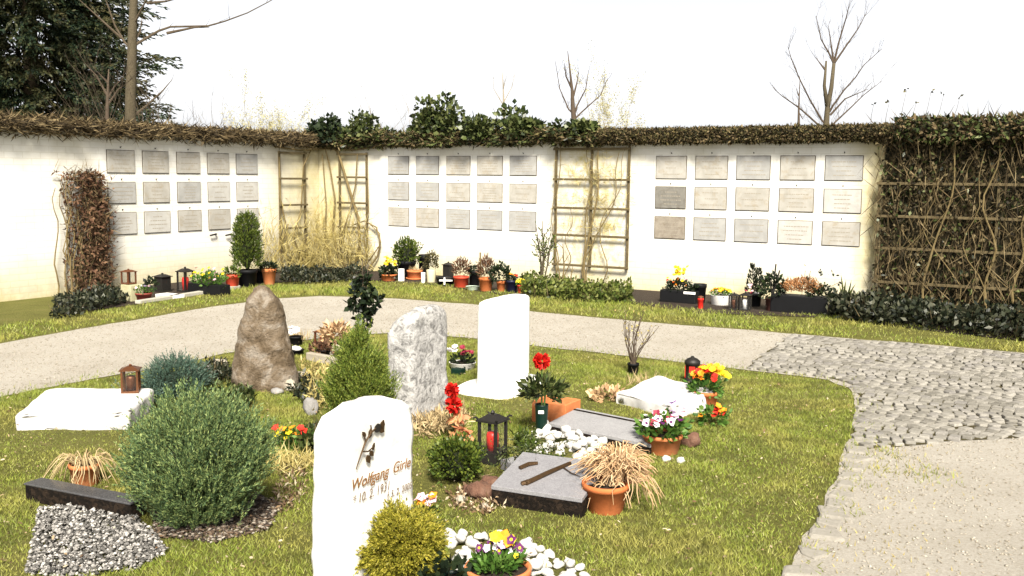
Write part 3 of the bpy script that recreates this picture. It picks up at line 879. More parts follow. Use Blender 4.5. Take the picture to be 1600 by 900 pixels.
zs = [(on_left(188, b_)[1], on_left(188, a)[1]) for a, b_ in ((235, 269.6), (285, 317.5), (332.6, 366))]
kinds3 = [['cream', 'grey', 'white'], ['cream', 'cream', 'white'], ['cream', 'grey', 'cream'], ['cream', 'white', 'cream'], ['grey', 'white', 'white']]
for c, (a, b_) in enumerate([(167, 209.5), (222.8, 262.4), (276, 311.5), (324, 357), (369, 401.5)]):
    s0, s1 = on_left(a, 253)[0], on_left(b_, 253)[0]
    for r_ in range(3):
        plaque(wall_l, 1, s0, s1, zs[r_][0], zs[r_][1], kinds3[c][r_])
for px in (336, 360):
    s, z = on_left(px, 366)
    MB().tube([(0, s, z), (.03, s, z + .004), (.045, s - .03, z + .004), (.045, s - .14, z - .012)], .014, 6).build('iron_bracket', M_IRON, wall_l)

def wall_thing(name, label, cat, side, s, z=0, off=0, group=None):
    p = CORNER + (U * s - V * off if side == 'R' else V * s + U * off); p.z = z
    return thing(name, label, cat, p, TH, group)
def LP(side, ds, off, z):       # local coordinates of a wall thing
    return Vector((ds, -off, z)) if side == 'R' else Vector((off, ds, z))
def trellis(label, side, xs, ys, refx, refy, mat, off=.05, dark_last=False):
    onp = on_right if side == 'R' else on_left
    ss = [onp(x, refy)[0] for x in xs]; zz = [onp(refx, y)[1] for y in ys]
    t = wall_thing('trellis', label, 'trellis', side, ss[0])
    z0, z1 = min(zz) - .03, max(zz) + .03
    for s in ss:
        p = LP(side, s - ss[0], off, (z0 + z1) / 2)
        MB().box((0, 0, 0), (.032, .032, z1 - z0)).build('post', mat, t, bevel=.003, loc=p, seg=1)
    for z in zz:
        p = LP(side, (ss[-1] - ss[0]) / 2, off + .0335, z)
        L = abs(ss[-1] - ss[0]) + .07
        MB().box((0, 0, 0), (L, .026, .034) if side == 'R' else (.026, L, .034)).build('rung', mat, t, bevel=.003, loc=p, seg=1)
    return t
trellis('narrow dark wooden trellis on the left wall beside the corner', 'L', [434, 473], [239, 279, 320, 356, 393], 454, 310, M_WOOD)
trellis('narrow wooden trellis on the long wall, just right of the corner', 'R', [534, 576], [241, 277, 317, 355, 396], 555, 310, M_WOOD)
trellis('wide wooden trellis with three posts between the two blocks of plaques', 'R', [871, 926, 984], [233, 280, 324, 366, 412], 871, 310, M_WOOD)
trellis('large weathered trellis overgrown with ivy at the right end of the wall', 'R', [1376, 1560, 1740], [287, 338, 388, 441], 1420, 330, M_WOOD, off=.13)

# ------------------------------------------------------------------ growth along the wall tops
def vine_mat(name, label, cat, side, s0, s1, zc, hz, yc, hy, n, Ls, Ws, mats, corec, flat=True, lumps=.25, seed=0, align=.8):
    """a long mat of growth lying on the coping"""
    t = wall_thing(name, label, cat, side, min(s0, s1), zc)
    Lg = abs(s1 - s0)
    # rough core
    vs = []; fs = []; m_ = max(8, int(Lg / .12)); nn = 10
    for i in range(m_ + 1):
        u = Lg * i / m_
        for k in range(nn):
            q = 2 * PI * k / nn
            f_ = 1 + lumps * noise.noise(Vector((u * 2.1 + seed, math.cos(q) * 1.3, math.sin(q) * 1.3)))
            c, s_ = math.cos(q), math.sin(q)
            mm = (abs(c) ** 4 + abs(s_) ** 4) ** -.25
            vs.append(LP(side, u, yc + c * mm * hy * .8 * f_, s_ * mm * hz * .82 * f_))
    for i in range(m_):
        for k in range(nn):
            k2 = (k + 1) % nn
            fs.append((i * nn + k, i * nn + k2, (i + 1) * nn + k2, (i + 1) * nn + k))
    fs.append(tuple(range(nn))); fs.append(tuple(m_ * nn + k for k in range(nn)))
    MB().add(vs, fs).build('tangle', corec, t, True)
    u = RNG.uniform(0, Lg, n); q = RNG.uniform(0, 2 * PI, n)
    c, s_ = np.cos(q), np.sin(q); mm = (np.abs(c) ** 4 + np.abs(s_) ** 4) ** -.25
    f_ = np.array([1 + lumps * 1.3 * noise.noise(Vector((a * 2.1 + seed, b_ * 1.3, d * 1.3))) for a, b_, d in zip(u, c, s_)]) * RNG.uniform(.72, 1.06, n)
    yy = yc + c * mm * hy * f_; zz = s_ * mm * hz * f_
    along = RNG.choice([-1, 1], n)
    du, dy, dz = along * align + RNG.normal(0, .35, n), RNG.normal(0, .5, n) + c * .35, RNG.normal(0, .35, n) + s_ * .3
    if side == 'R': P = np.stack([u, -yy, zz], 1); D = np.stack([du, -dy, dz], 1)
    else: P = np.stack([yy, u, zz], 1); D = np.stack([dy, du, dz], 1)
    V4 = leaves(P, D, Ls * RNG.uniform(.4, 1.3, n), Ws * RNG.uniform(.6, 1.5, n), None, 'diamond', .08)
    ks = np.array_split(np.arange(n), len(mats))
    for kk, (nm, mt) in zip(ks, mats): leafobj(nm, V4[kk], mt, t)
    return t
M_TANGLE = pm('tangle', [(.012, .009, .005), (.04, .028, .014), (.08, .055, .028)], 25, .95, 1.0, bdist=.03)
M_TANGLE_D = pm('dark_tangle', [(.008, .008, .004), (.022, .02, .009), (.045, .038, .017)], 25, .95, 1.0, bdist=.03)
zt = WALL_H + .10
vine_mat('climbing_vine', 'brown leafless vine matted along the top of the left wall', 'vine', 'L', SLN, -.25, zt - .012, .092, -.12, .32, 15000, .15, .015, [('stems', L_DRYVINE), ('dry_leaves', L_DRYVINE)], M_TANGLE, lumps=.3, seed=1)
sA, sB, sC = on_right(520, 220)[0], on_right(940, 220)[0], on_right(1400, 220)[0]
vine_mat('climbing_vine', 'straggly brown vine on the wall top between the corner and the wide trellis', 'vine', 'R', -.35, sB, zt - .005, .105, -.1, .30, 19000, .10, .028, [('stems', L_DRYVINE), ('leaves', L_OLIVE), ('green_leaves', L_IVY)], M_TANGLE_D, lumps=.45, seed=5)
vine_mat('clipped_hedge', 'clipped olive brown hedge like vine on the wall top right of the wide trellis', 'vine', 'R', sB, sC, zt - .010, .102, -.06, .30, 22000, .05, .02, [('foliage', L_OLIVE), ('stems', L_DRYVINE)], M_TANGLE_D, lumps=.12, seed=8, align=.3)
vine_mat('climbing_vine', 'dark brown ivy thatch on the wall top above the overgrown trellis at the right end', 'vine', 'R', sC, SR, zt + .01, .14, -.0, .32, 9000, .09, .03, [('leaves', L_IVY), ('stems', L_DRYVINE)], M_TANGLE_D, lumps=.25, seed=12, align=.4)

def ivy_clump(label, px, py_top, wpx, hpx, n, dens=1.0, mat=L_IVY, seed=3, up=.4):
    s, z = on_right(px, py_top + hpx)
    k = (CORNER + U * s).y / F
    t = wall_thing('ivy_bush', label, 'ivy', 'R', s, WALL_H + .12, -.12)
    rx, rz_ = wpx * k / 2, hpx * k
    cs = [(0, 0, rz_ * .3, rx * .55)] 
    V = []
    random.seed(seed)
    for i in range(9):
        u = random.uniform(-.85, .85); hh = (1 - abs(u) ** 1.6)
        V.append(ball_leaves((u * rx, random.uniform(-.3, .0), rz_ * hh * random.uniform(.2, .72)), (rx * .34, .24, rz_ * .40 * (hh + .35)), int(n / 6), .085, .07, .2, .15, 'diamond', -1))
    leafobj('leaves', np.concatenate(V), mat, t)
    mb = MB()
    for i in range(16):
        u = random.uniform(-1, 1) * rx * .9; top = rz_ * (1.05 - .8 * abs(u / rx)) * random.uniform(.6, 1.15)
        mb.tube([(u * .6, 0, -.1), (u * .85, random.uniform(-.05, .05), top * .5), (u + random.uniform(-.05, .05), random.uniform(-.08, .08), top)], [.008, .006, .003], 5)
    mb.build('stems', M_TWIG, t)
    return t
ivy_clump('dark ivy bush on the wall top directly above the corner', 510, 170, 76, 34, 700, mat=L_IVY_DARK, seed=1)
ivy_clump('loose leafy ivy bush on the wall top beside the dark one above the corner', 570, 160, 76, 40, 560, seed=2)
ivy_clump('tallest green ivy bush on the wall top, pointed, above the first block of plaques', 692, 140, 104, 62, 1200, seed=3)
ivy_clump('broad rounded ivy bush on the wall top right of the tallest one', 784, 158, 130, 44, 1200, seed=4)
ivy_clump('small low ivy tuft on the wall top above the wide trellis', 900, 180, 80, 24, 420, seed=6)

def sticks_on_wall(mb, side, s, z0, z1, amp, rad, n=14, off=.06, lean=0.0, s0=0.0):
    pts = []
    ph = random.uniform(0, 9)
    for i in range(n + 1):
        q = i / n
        pts.append(LP(side, s - s0 + lean * q + amp * noise.noise(Vector((ph, q * 3.1, 0))), off + .03 * noise.noise(Vector((ph, q * 4, 7))), z0 + (z1 - z0) * q))
    mb.tube(pts, [rad * (1 - .6 * i / n) for i in range(n + 1)], 6)
# vine on the wide trellis
sv = on_right(871, 310)[0]
t = wall_thing('climbing_vine', 'bare brown climbing vine twisting up the wide three post trellis', 'vine', 'R', sv)
mb = MB()
s2 = on_right(926, 400)[0]
for (s, le, z1, am, rd) in ((s2, .05, 2.2, .25, .022), (s2 + .05, .25, 2.0, .5, .014), (s2 - .02, -.05, 2.1, .12, .014), (sv + .03, .02, 2.2, .12, .012), (sv + .2, .1, 1.2, .2, .010), (s2 + .1, .42, 2.15, .35, .009), (s2, .0, 1.9, .3, .008), (sv - .02, .05, 2.2, .15, .009)):
    sticks_on_wall(mb, 'R', s, 0, z1, am, rd, 16, .09, le, sv)
mb.build('stems', M_VINE, t)
n = 900
u = np.where(RNG.uniform(size=n) < .55, RNG.normal(s2 - sv + .08, .16, n), RNG.uniform(-.05, 1.25, n)); z = RNG.uniform(.25, 2.15, n)
band = np.array([1.72, 1.34, .97]); k = RNG.uniform(size=n) < .6
z[k] = RNG.choice(band, k.sum()) + RNG.normal(-.03, .05, k.sum())
leafobj('twigs', leaves(np.stack([u, -RNG.uniform(.03, .12, n), z], 1), np.stack([RNG.normal(size=n), RNG.normal(0, .3, n), RNG.normal(size=n)], 1), RNG.uniform(.05, .2, n), .007), L_STRAWY, t)
# corner vines
t = wall_thing('climbing_vine', 'thick old vine fanning out of the wall corner between the two narrow trellises', 'vine', 'R', 0)
mb = MB()
def cp(px, py, side='R', off=.07):
    if side == 'R':
        s, z = on_right(px, py, off); return Vector((s, -off, max(z, 0)))
    s, z = on_left(px, py, off); return Vector((off, s, max(z, 0)))
for pts, rd in (([(560, 432), (556, 410), (563, 385), (560, 340), (545, 290), (530, 240), (515, 222)], .03),
                ([(552, 434), (545, 405), (535, 370), (548, 330), (556, 290), (560, 240)], .018),
                ([(575, 432), (590, 400), (596, 378), (588, 355), (570, 345), (550, 352)], .017),
                ([(562, 434), (580, 405), (594, 384), (593, 365), (580, 352)], .013),
                ([(545, 436), (528, 400), (520, 360), (524, 310), (516, 260), (508, 225)], .02),
                ([(532, 436), (520, 410), (508, 372), (510, 320), (505, 240)], .014),
                ([(566, 434), (574, 400), (570, 370), (576, 330), (574, 250)], .013)):
    mb.tube([cp(a, b_) + Vector((0, random.uniform(-.03, .01), 0)) for a, b_ in pts], [rd * (1 - .5 * i / len(pts)) for i in range(len(pts))], 7)
for pts, rd in (([(470, 436), (452, 410), (440, 380), (446, 350), (438, 310), (436, 245)], .024), ([(462, 437), (458, 405), (446, 372), (450, 350)], .018), ([(480, 432), (470, 400), (458, 370), (470, 330), (474, 260), (490, 225)], .016),
                ([(452, 440), (442, 415), (436, 385), (440, 340)], .02)):
    mb.tube([cp(a, b_, 'L') for a, b_ in pts], [rd * (1 - .5 * i / len(pts)) for i in range(len(pts))], 7)
for (a, b_), (c, d) in (((430, 229), (505, 232)), ((505, 232), (600, 228)), ((600, 228), (690, 222))):
    mb.tube([cp(a, b_, 'L' if a < 500 else 'R', .05), cp((a + c) / 2, (b_ + d) / 2 + 4, 'L' if c < 510 else 'R', .07), cp(c, d, 'L' if c < 500 else 'R', .05)], .014, 6)
mb.build('stems', M_VINE, t)
n = 1300
px_ = RNG.uniform(505, 590, n); s_ = np.array([on_right(a, 350)[0] for a in px_])
zz = np.abs(RNG.normal(0, .42, n)) + .05
V1 = leaves(np.stack([s_, -RNG.uniform(.02, .35, n), zz], 1), np.stack([RNG.normal(0, .5, n), RNG.normal(0, .4, n), RNG.normal(.6, .6, n)], 1), RNG.uniform(.08, .35, n), .009)
s_ = RNG.uniform(-1.7, -.05, n)
V2 = leaves(np.stack([RNG.uniform(.02, .35, n), s_, np.abs(RNG.normal(0, .42, n)) + .05], 1), np.stack([RNG.normal(0, .4, n), RNG.normal(0, .5, n), RNG.normal(.6, .6, n)], 1), RNG.uniform(.08, .35, n), .009)
leafobj('dry_shoots', np.concatenate([V1, V2]), L_STRAWY, t)

# ivy on the right-hand trellis
sI = on_right(1368, 350)[0]
t = wall_thing('ivy', 'dense brownish ivy with bare stems covering the trellis at the right end of the wall', 'ivy', 'R', sI)
n = 15000; Lg = SR - sI
u = RNG.uniform(0, Lg, n); z = RNG.uniform(0, 2.28, n)
dens = np.array([noise.noise(Vector((a * 2.3, b_ * 1.6, 3))) for a, b_ in zip(u, z)])
edge = np.array([.12 * noise.noise(Vector((b_ * 3, 0, 8))) + .05 for b_ in z])
k = (RNG.uniform(size=n) < np.clip(.62 + dens * .9 + .8 * np.clip(z - 1.7, 0, .5), .2, 1)) & (u > edge + np.where(z > 1.9, -.2, 0))
u, z = u[k], z[k]; n = len(u)
V4 = leaves(np.stack([u, -RNG.uniform(.015, .19, n), z], 1), np.stack([RNG.normal(0, .7, n), RNG.normal(-.4, .5, n), RNG.normal(-.4, .6, n)], 1), RNG.uniform(.03, .085, n), RNG.uniform(.02, .05, n), None, 'diamond', .1)
kk = RNG.uniform(size=n)
leafobj('leaves', V4[kk < .3], L_IVY, t); leafobj('withered_leaves', V4[kk >= .3], L_WITHER, t)
mb = MB()
for i in range(46):
    s = random.uniform(.02, Lg - .05)
    sticks_on_wall(mb, 'R', s, 0, random.uniform(1.2, 2.25), .35, random.uniform(.004, .009), 12, random.uniform(.05, .2), random.uniform(-.25, .25))
for i in range(3):
    sticks_on_wall(mb, 'R',   .75 + i * .5, 0, 2.3, .3, .016, 14, .2, .1)
mb.build('stems', M_VINE, t)
link('shade_mat', MB().box((Lg / 2 + .04, -.012, 1.1), (Lg - .08, .02, 2.2)).mesh('shade_mat'), M_TANGLE_D, t).name = 'ivy_shade_sheet'  # flat dark sheet, its colour stands in for shade between the ivy leaves

# brown vine at the left edge of the left wall
sV = on_left(158, 350)[0]
tI = t
n = 5200
u = RNG.uniform(.0, Lg, n); z = RNG.uniform(0, 2.3, n)
leafobj('twigs', leaves(np.stack([u, -RNG.uniform(.03, .22, n), z], 1), np.stack([RNG.normal(0, .45, n), RNG.normal(0, .25, n), RNG.choice([-1, 1], n) * RNG.uniform(.4, 1.2, n)], 1), RNG.uniform(.12, .45, n), .010), L_DRYVINE, tI)
t = wall_thing('dead_vine', 'bushy brown withered vine on the white wall at the left edge of the picture', 'vine', 'L', sV)
n = 5200
zmax = on_left(140, 268)[1]
z = RNG.uniform(.02, zmax, n); u = -np.minimum(np.abs(RNG.normal(0, .26, n)), .6) + .12 * np.array([noise.noise(Vector((b_ * 3.3, 2, 1))) for b_ in z]) + .02 - .25 * np.clip(z - zmax + .35, 0, 1)
off = np.abs(RNG.normal(0, .10, n)) + .02
V4 = leaves(np.stack([off, u, z], 1), RNG.normal(size=(n, 3)) + np.array([.3, 0, -.2]), RNG.uniform(.03, .09, n), RNG.uniform(.015, .04, n), None, 'diamond', .12)
leafobj('leaves', V4[:3600], L_BROWNLEAF, t); leafobj('twigs', leaves(np.stack([off, u, z], 1)[3600:], RNG.normal(size=(n - 3600, 3)) + np.array([0, 0, .5]), .22, .008), L_DRYVINE, t)
mb = MB()
for i in range(16): sticks_on_wall(mb, 'L', -random.uniform(.02, .8), 0, zmax * random.uniform(.7, 1.05), .2, .012, 10, random.uniform(.03, .12))
mb.build('stems', M_VINE, t)

# ------------------------------------------------------------------ pots and plants at the foot of the walls
def cover(name, label, cat, poly_px, n, h, L, W, mat, up=.5, group=None):
    poly = gp(poly_px)
    P = scatter_poly(poly, n * 3)[:n]
    c = P.mean(0); N = len(P)
    z = h * (np.array([.6 + .55 * noise.noise(Vector((a * 2.2, b_ * 2.2, 1))) for a, b_ in P])) * RNG.uniform(.15, 1, N)
    t = thing(name, label, cat, (c[0], c[1], 0), 0, group)
    C = np.stack([P[:, 0] - c[0], P[:, 1] - c[1], np.clip(z, .005, None)], 1)
    leafobj('foliage', leaves(C, RNG.normal(0, .7, (N, 3)) + np.array([0, -.2, up]), L * RNG.uniform(.6, 1.3, N), W * RNG.uniform(.7, 1.3, N), None, 'diamond', .1), mat, t)
    q = P[:max(30, n // 40)]
    V4 = leaves(np.stack([q[:, 0] - c[0], q[:, 1] - c[1], np.zeros(len(q))], 1), RNG.normal(0, .35, (len(q), 3)) + np.array([0, 0, 1]), h * .8, .008)
    leafobj('stems', V4, L_DRYVINE, t)
    return t
cover('ground_cover', 'low dark evergreen patch with dead leaves below the withered vine at the left', 'ground cover', [(90, 485), (190, 462), (200, 474), (120, 496), (80, 500)], 1500, .24, .06, .035, L_DARKCOVER)
cover('ground_cover', 'low green leafy patch under the corner vine', 'ground cover', [(440, 436), (470, 430), (560, 432), (566, 440), (500, 444), (440, 446)], 2200, .26, .055, .035, L_DARKCOVER)
cover('ground_cover', 'bright green bushy strip under the wide trellis', 'ground cover', [(815, 452), (880, 455), (985, 466), (990, 476), (900, 474), (815, 466)], 3600, .36, .06, .042, L_GREENCOVER)
cover('ground_cover', 'black green glossy evergreen patch below the ivy trellis at the right', 'ground cover', [(1295, 482), (1380, 488), (1500, 500), (1700, 530), (1700, 548), (1476, 520), (1380, 510), (1290, 499)], 5200, .36, .075, .045, L_DARKCOVER)

# left wall row
box_thing('stone_block', 'mossy square stone block under a lantern at the foot of the left wall', 'stone block', 197, 471, (.20, .2, .21), M_MOSSBLOCK)
k = mpp(199, 470)
t = lantern('small brown lantern standing on the mossy stone block', 199, 470, 17, 24, M_BROWNMETAL, None, solid=False)
t.location.z = .215
t, h, r = pot('flower_bowl', 'wine red bowl of lilac flowers beside the mossy stone block', 'flower bowl', 221, 471, 28, 13, M_WINEPOT, .7)
flowers(t, h, r, [P_LIL, P_PNK, P_WHI], 10, .022, L_PANSY, .8)
leafobj('dark_leaves', ball_leaves((.09, 0, h + .1), (.07, .07, .08), 60, .06, .04), L_IVY_DARK, t)
lantern('square black lantern with knob, alone on the kerb of the left wall bed', 251, 457, 20, 30, M_IRON, M_BROWNMETAL, solid=True)
box_thing('stone_plate', 'small pale stone plate lying on the kerb below the square black lantern', 'stone plate', 256, 466, (.34, .2, .045), M_MARBLE2)
lantern('tall black lantern with a red candle beside yellow flowers', 287, 457, 19, 40, M_IRON, M_REDPLASTIC)
t = thing('planter_box', 'long black planter with yellow and white flowers at the left wall', 'planter', G(318, 460), TH)
MB().box((0, .1, .07), (.62, .2, .14)).build('trough', M_BLACK, t, bevel=.01)
leafobj('foliage', ball_leaves((0, .1, .17), (.3, .12, .12), 500, .05, .025, .6, .2), L_PANSY, t)
for i in range(26):
    blossom(t, (random.uniform(-.3, .3), random.uniform(0, .18), random.uniform(.2, .36)), .028, random.choice([P_YEL, P_YEL, P_YEL, P_WHI, P_PNK]), 'daisy')
pot1 = pot('flower_pot', 'red clay pot with low green plant, left of the potted conifer', 'flower pot', 361, 452, 23, 23, M_REDPOT, .75)
leafobj('foliage', ball_leaves((0, 0, pot1[1]), (.11, .11, .1), 180, .05, .03), L_BOX, pot1[0])
t, h, r = pot('potted_conifer', 'tall dwarf conifer in a black pot before the left wall', 'potted conifer', 384, 448, 31, 26, M_BLACK, .85)
n = 900; zc = RNG.uniform(.02, 1, n); hh = 82 * mpp(384, 448)
rad = .195 * np.sqrt(np.clip(1 - (zc * 1.0 - .25) ** 2 / .6, .02, 1)) * np.where(zc > .8, 1 - (zc - .8) * 2.6, 1)
a = RNG.uniform(0, 2 * PI, n); O = np.stack([rad * np.cos(a) * .75, rad * np.sin(a) * .75, h + zc * hh], 1)
D = np.stack([np.cos(a) * .7, np.sin(a) * .7, np.full(n, 1.0)], 1) + RNG.normal(0, .3, (n, 3))
C_, D_, _ = sprays(O, D, np.full(n, .10), 6, .7)
leafobj('foliage', leaves(C_, D_, .045, .014), L_BOX, t); core(t, (0, 0, h + hh * .45), (.11, .11, hh * .42), M_CORE, 4)
t, h, r = pot('flower_pot', 'orange clay pot with dark withered plant, right of the potted conifer', 'flower pot', 419, 445, 23, 25, M_TERRA_L, .72)
leafobj('foliage', ball_leaves((0, 0, h), (.12, .12, .09), 200, .05, .03), L_IVY_DARK, t)
t, h, r = pot('flower_pot', 'black pot half hidden behind the orange pot by the left wall', 'flower pot', 402, 443, 22, 22, M_BLACK, .8)

# row on the long wall, left block
t, h, r = pot('flower_bowl', 'shallow clay bowl with a yellow bloom at the left end of the pot row', 'flower bowl', 606, 440, 27, 11, M_TERRA, .8)
leafobj('foliage', ball_leaves((0, 0, h + .02), (.13, .13, .12), 260, .06, .045), L_IVY_DARK, t)
for i in range(14): blossom(t, (random.uniform(-.05, .12), random.uniform(-.08, .05), h + random.uniform(.14, .28)), .035, P_YEL, 'daisy')
box_thing('stone_post', 'small white upright stone between clay bowls in the pot row', 'stone', 625, 440, (.07, .07, .2), M_MARBLE2)
t, h, r = pot('potted_shrub', 'bushy dark evergreen in a tall black pot at the back of the pot row', 'potted shrub', 634, 436, 30, 28, M_BLACK, .85)
leafobj('foliage', ball_leaves((0, 0, h + .12), (.2, .18, .26), 1200, .055, .022, .5, .2), L_BOX, t); core(t, (0, 0, h + .08), (.13, .12, .16), M_CORE, 2)
t, h, r = pot('flower_bowl', 'orange clay bowl on a lower clay saucer in the pot row', 'flower bowl', 647, 438, 25, 15, M_TERRA_L, .85)
MB().lathe([(r * .9, 0), (r * 1.15, .03), (r * 1.1, .034), (r * .8, .012)], 20).build('saucer', M_TERRA_L, t, True)
dry_sticks(t, h, r, .1, 60, L_STRAW, lean=1.1)
t, h, r = pot('flower_pot', 'square looking black bucket behind the clay bowl in the pot row', 'flower pot', 662, 434, 18, 36, M_BLACK, .9)
t, h, r = pot('flower_pot', 'cream white pot with a brown shrub in the pot row', 'flower pot', 673, 442, 16, 20, M_CREAM_POT, .85, rim=False)
leafobj('foliage', ball_leaves((0, 0, h + .12), (.10, .10, .17), 420, .045, .018, .5, .2), L_OLIVE, t)
t, h, r = pot('flower_pot', 'thin white vase beside the cream pot', 'vase', 661, 443, 7, 17, M_WHITE_POT, .9, rim=False)
lantern('slim black lantern standing behind dark flat bowls in the pot row', 700, 436, 14, 27, M_IRON, M_BROWNMETAL, solid=True)
t, h, r = pot('flower_bowl', 'dark flat bowl with a white cross shaped ornament in the pot row', 'flower bowl', 697, 446, 34, 12, M_BLACK, .85)
MB().box((0, -r - .012, h * .7), (.2, .012, .022)).box((-.02, -r - .024, h * .62), (.022, .011, .11)).build('white_cross', M_WHITE_POT, t)
t, h, r = pot('flower_pot', 'red orange clay pot with dry brown heather, between black pots', 'flower pot', 720, 450, 25, 18, M_REDPOT, .85)
leafobj('foliage', ball_leaves((0, 0, h + .1), (.11, .11, .16), 420, .06, .014, .9, .2), L_BROWNLEAF, t)
t, h, r = pot('flower_pot', 'black pot with a dark wilted plant right of the red clay pot', 'flower pot', 741, 447, 18, 24, M_BLACK, .8)
leafobj('foliage', ball_leaves((0, 0, h), (.09, .09, .07), 120, .05, .03), L_IVY_DARK, t)
t, h, r = pot('flower_bowl', 'small pale green dish lying in front of the black pot', 'dish', 738, 454, 22, 6, pm('pale_green_dish', [(.4, .5, .4), (.55, .64, .52)], 5, .5, 0), .75, rim=False)
t, h, r = pot('flower_pot', 'tall orange clay pot with brown dry stems', 'flower pot', 759, 456, 23, 22, M_TERRA, .78)
leafobj('foliage', ball_leaves((0, 0, h + .1), (.11, .11, .2), 420, .07, .014, .9, .2), L_BROWNLEAF, t)
MB().tube([(-.08, 0, h * .8), (-.085, 0, h + .36)], .012, 6).build('stake', M_VINE, t)
t, h, r = pot('flower_pot', 'small clay pot with a dark leafy plant, third from the right end of the row', 'flower pot', 783, 457, 15, 17, M_TERRA, .75)
leafobj('foliage', ball_leaves((-.02, 0, h + .08), (.15, .13, .17), 330, .055, .035), L_IVY_DARK, t)
t, h, r = pot('flower_pot', 'black blue pot with a few orange blooms near the right end of the row', 'flower pot', 799, 458, 20, 20, pm('blue_black_pot', [(.006, .006, .018), (.015, .015, .04)], 6, .4, 0), .85)
flowers(t, h, r, [P_ORA, P_RED], 5, .022, L_IVY_DARK, .9)
t, h, r = pot('flower_pot', 'small red pot with yellow primrose at the right end of the row', 'flower pot', 814, 459, 13, 14, M_REDPOT, .75)
flowers(t, h, r, [P_YEL], 9, .03, L_PANSY, 1.1)
# stalky shrub and bare saplings near the wide trellis
def stalk(label, px, py, hpx, n, mat, leafmat=None, spread=.25, name='stalky_shrub', rad=.012, leafn=10):
    p = G(px, py); k = mpp(px, py); H = hpx * k
    t = thing(name, label, 'shrub', p)
    mb = MB(); O = []; Dd = []; Ln = []
    for i in range(n):
        a = random.uniform(0, 2 * PI); q = spread * random.uniform(.3, 1); hh = H * random.uniform(.55, 1) if i else H
        e = Vector((math.cos(a) * q * (.25 if i == 0 else 1), math.sin(a) * q * .5, hh))
        mid = e * .5 + Vector((random.uniform(-.03, .03), 0, .04))
        mb.tube([(0, 0, 0), mid, e], [rad, rad * .75, rad * .35], 6)
        for j in range(3):
            s_ = mid.lerp(e, random.uniform(0, .8)); d = Vector((random.uniform(-1, 1), random.uniform(-.5, .5), random.uniform(.5, 1.4))) * hh * .18
            mb.tube([s_, s_ + d], [rad * .45, rad * .2], 5)
            O.append(s_); Dd.append(d); Ln.append(d.length)
        O.append(mid * .4); Dd.append(e - mid * .4); Ln.append((e - mid * .4).length)
    mb.build('stems', mat, t)
    if leafmat:
        C_, D_, _ = sprays(np.array(O), np.array(Dd), np.array(Ln), leafn, .8)
        leafobj('foliage', leaves(C_, D_, .05, .018), leafmat, t)
    return t
stalk('tall stalky grey green shrub left of the wide trellis', 845, 462, 118, 7, M_BARK_G, L_BOX, .2)
stalk('thin bare sapling stem in front of the left post of the wide trellis', 877, 460, 80, 2, M_VINE, None, .12, 'bare_sapling', .014)
stalk('short bare sapling stem between the posts of the wide trellis', 894, 462, 46, 1, M_VINE, None, .05, 'bare_sapling', .012)
# right block row
t = thing('planter_box', 'long black planter with a tall yellow bloom and pink flowers at the long wall', 'planter', G(1058, 474), TH)
MB().box((0, .1, .085), (.50, .2, .17)).build('trough', M_BLACK, t, bevel=.012)
MB().box((.17, -.006, .15), (.16, .01, .03)).build('white_edge', M_WHITE_POT, t)
leafobj('foliage', ball_leaves((0, .1, .2), (.22, .1, .1), 420, .05, .025, .6, .2), L_IVY_DARK, t)
for i in range(16): blossom(t, (random.uniform(-.2, .08), random.uniform(0, .2), random.uniform(.22, .32)), .026, random.choice([P_PNK, P_ORA, P_RED, P_YEL]), 'daisy')
for i in range(22): blossom(t, (random.uniform(-.08, .1), random.uniform(.05, .15), random.uniform(.36, .48)), .032, P_YEL, 'daisy')
t, h, r = pot('flower_pot', 'round black vase behind the small red grave candle', 'vase', 1094, 474, 22, 30, M_BLACK, .75)
t, h, r = pot('grave_candle', 'small red grave candle with a lid standing in the verge grass', 'grave candle', 1095, 483, 10, 17, M_REDPLASTIC, .85, soil=False)
MB().lathe([(r * 1.02, h), (r * .9, h + .02), (r * .3, h + .03)], 14).build('lid', M_BROWNMETAL, t, True)
t, h, r = pot('flower_bowl', 'white flat bowl heaped with small yellow flowers by the long wall', 'flower bowl', 1129, 478, 34, 16, M_WHITE_POT, .88, rim=False)
flowers(t, h, r, [P_YEL, P_YEL, P_ORA], 40, .022, L_PANSY, .55, kind='daisy')
lantern('low black lantern with glass between the white bowl and the tall glass lantern', 1148, 485, 14, 28, M_IRON, M_BROWNMETAL)
lantern('pale glass lantern with black frame in the row by the long wall', 1166, 486, 16, 30, M_IRON, M_WHITE_POT)
t, h, r = pot('potted_conifer', 'pair of tiny dark conifer spires in a black pot by the long wall', 'potted conifer', 1180, 480, 24, 22, M_BLACK, .85)
for dx, hh in ((-.035, .36), (.05, .30)):
    n = 320; zc = RNG.uniform(0, 1, n); a = RNG.uniform(0, 2 * PI, n); rr = .07 * (1 - zc) + .004
    leafobj('spire', leaves(np.stack([dx + rr * np.cos(a), rr * np.sin(a), h + zc * hh], 1), np.stack([np.cos(a), np.sin(a), np.full(n, 1.3)], 1), .05, .016), L_DARKCOVER, t)
for i in range(6): blossom(t, (random.uniform(-.14, -.02), -.1, h + random.uniform(.0, .12)), .02, random.choice([P_WINE, P_WHI, P_PNK]))
t, h, r = pot('flower_pot', 'white pot with a dark opening beside the tiny conifer spires', 'flower pot', 1183, 478, 10, 24, M_WHITE_POT, .8, rim=False)
t, h, r = pot('flower_pot', 'dark red clay pot with a dark branching plant, left of the rust brown bloom', 'flower pot', 1208, 487, 22, 22, pm('dark_red_clay', [(.035, .012, .01), (.07, .025, .018)], 8, .7, .1), .85)
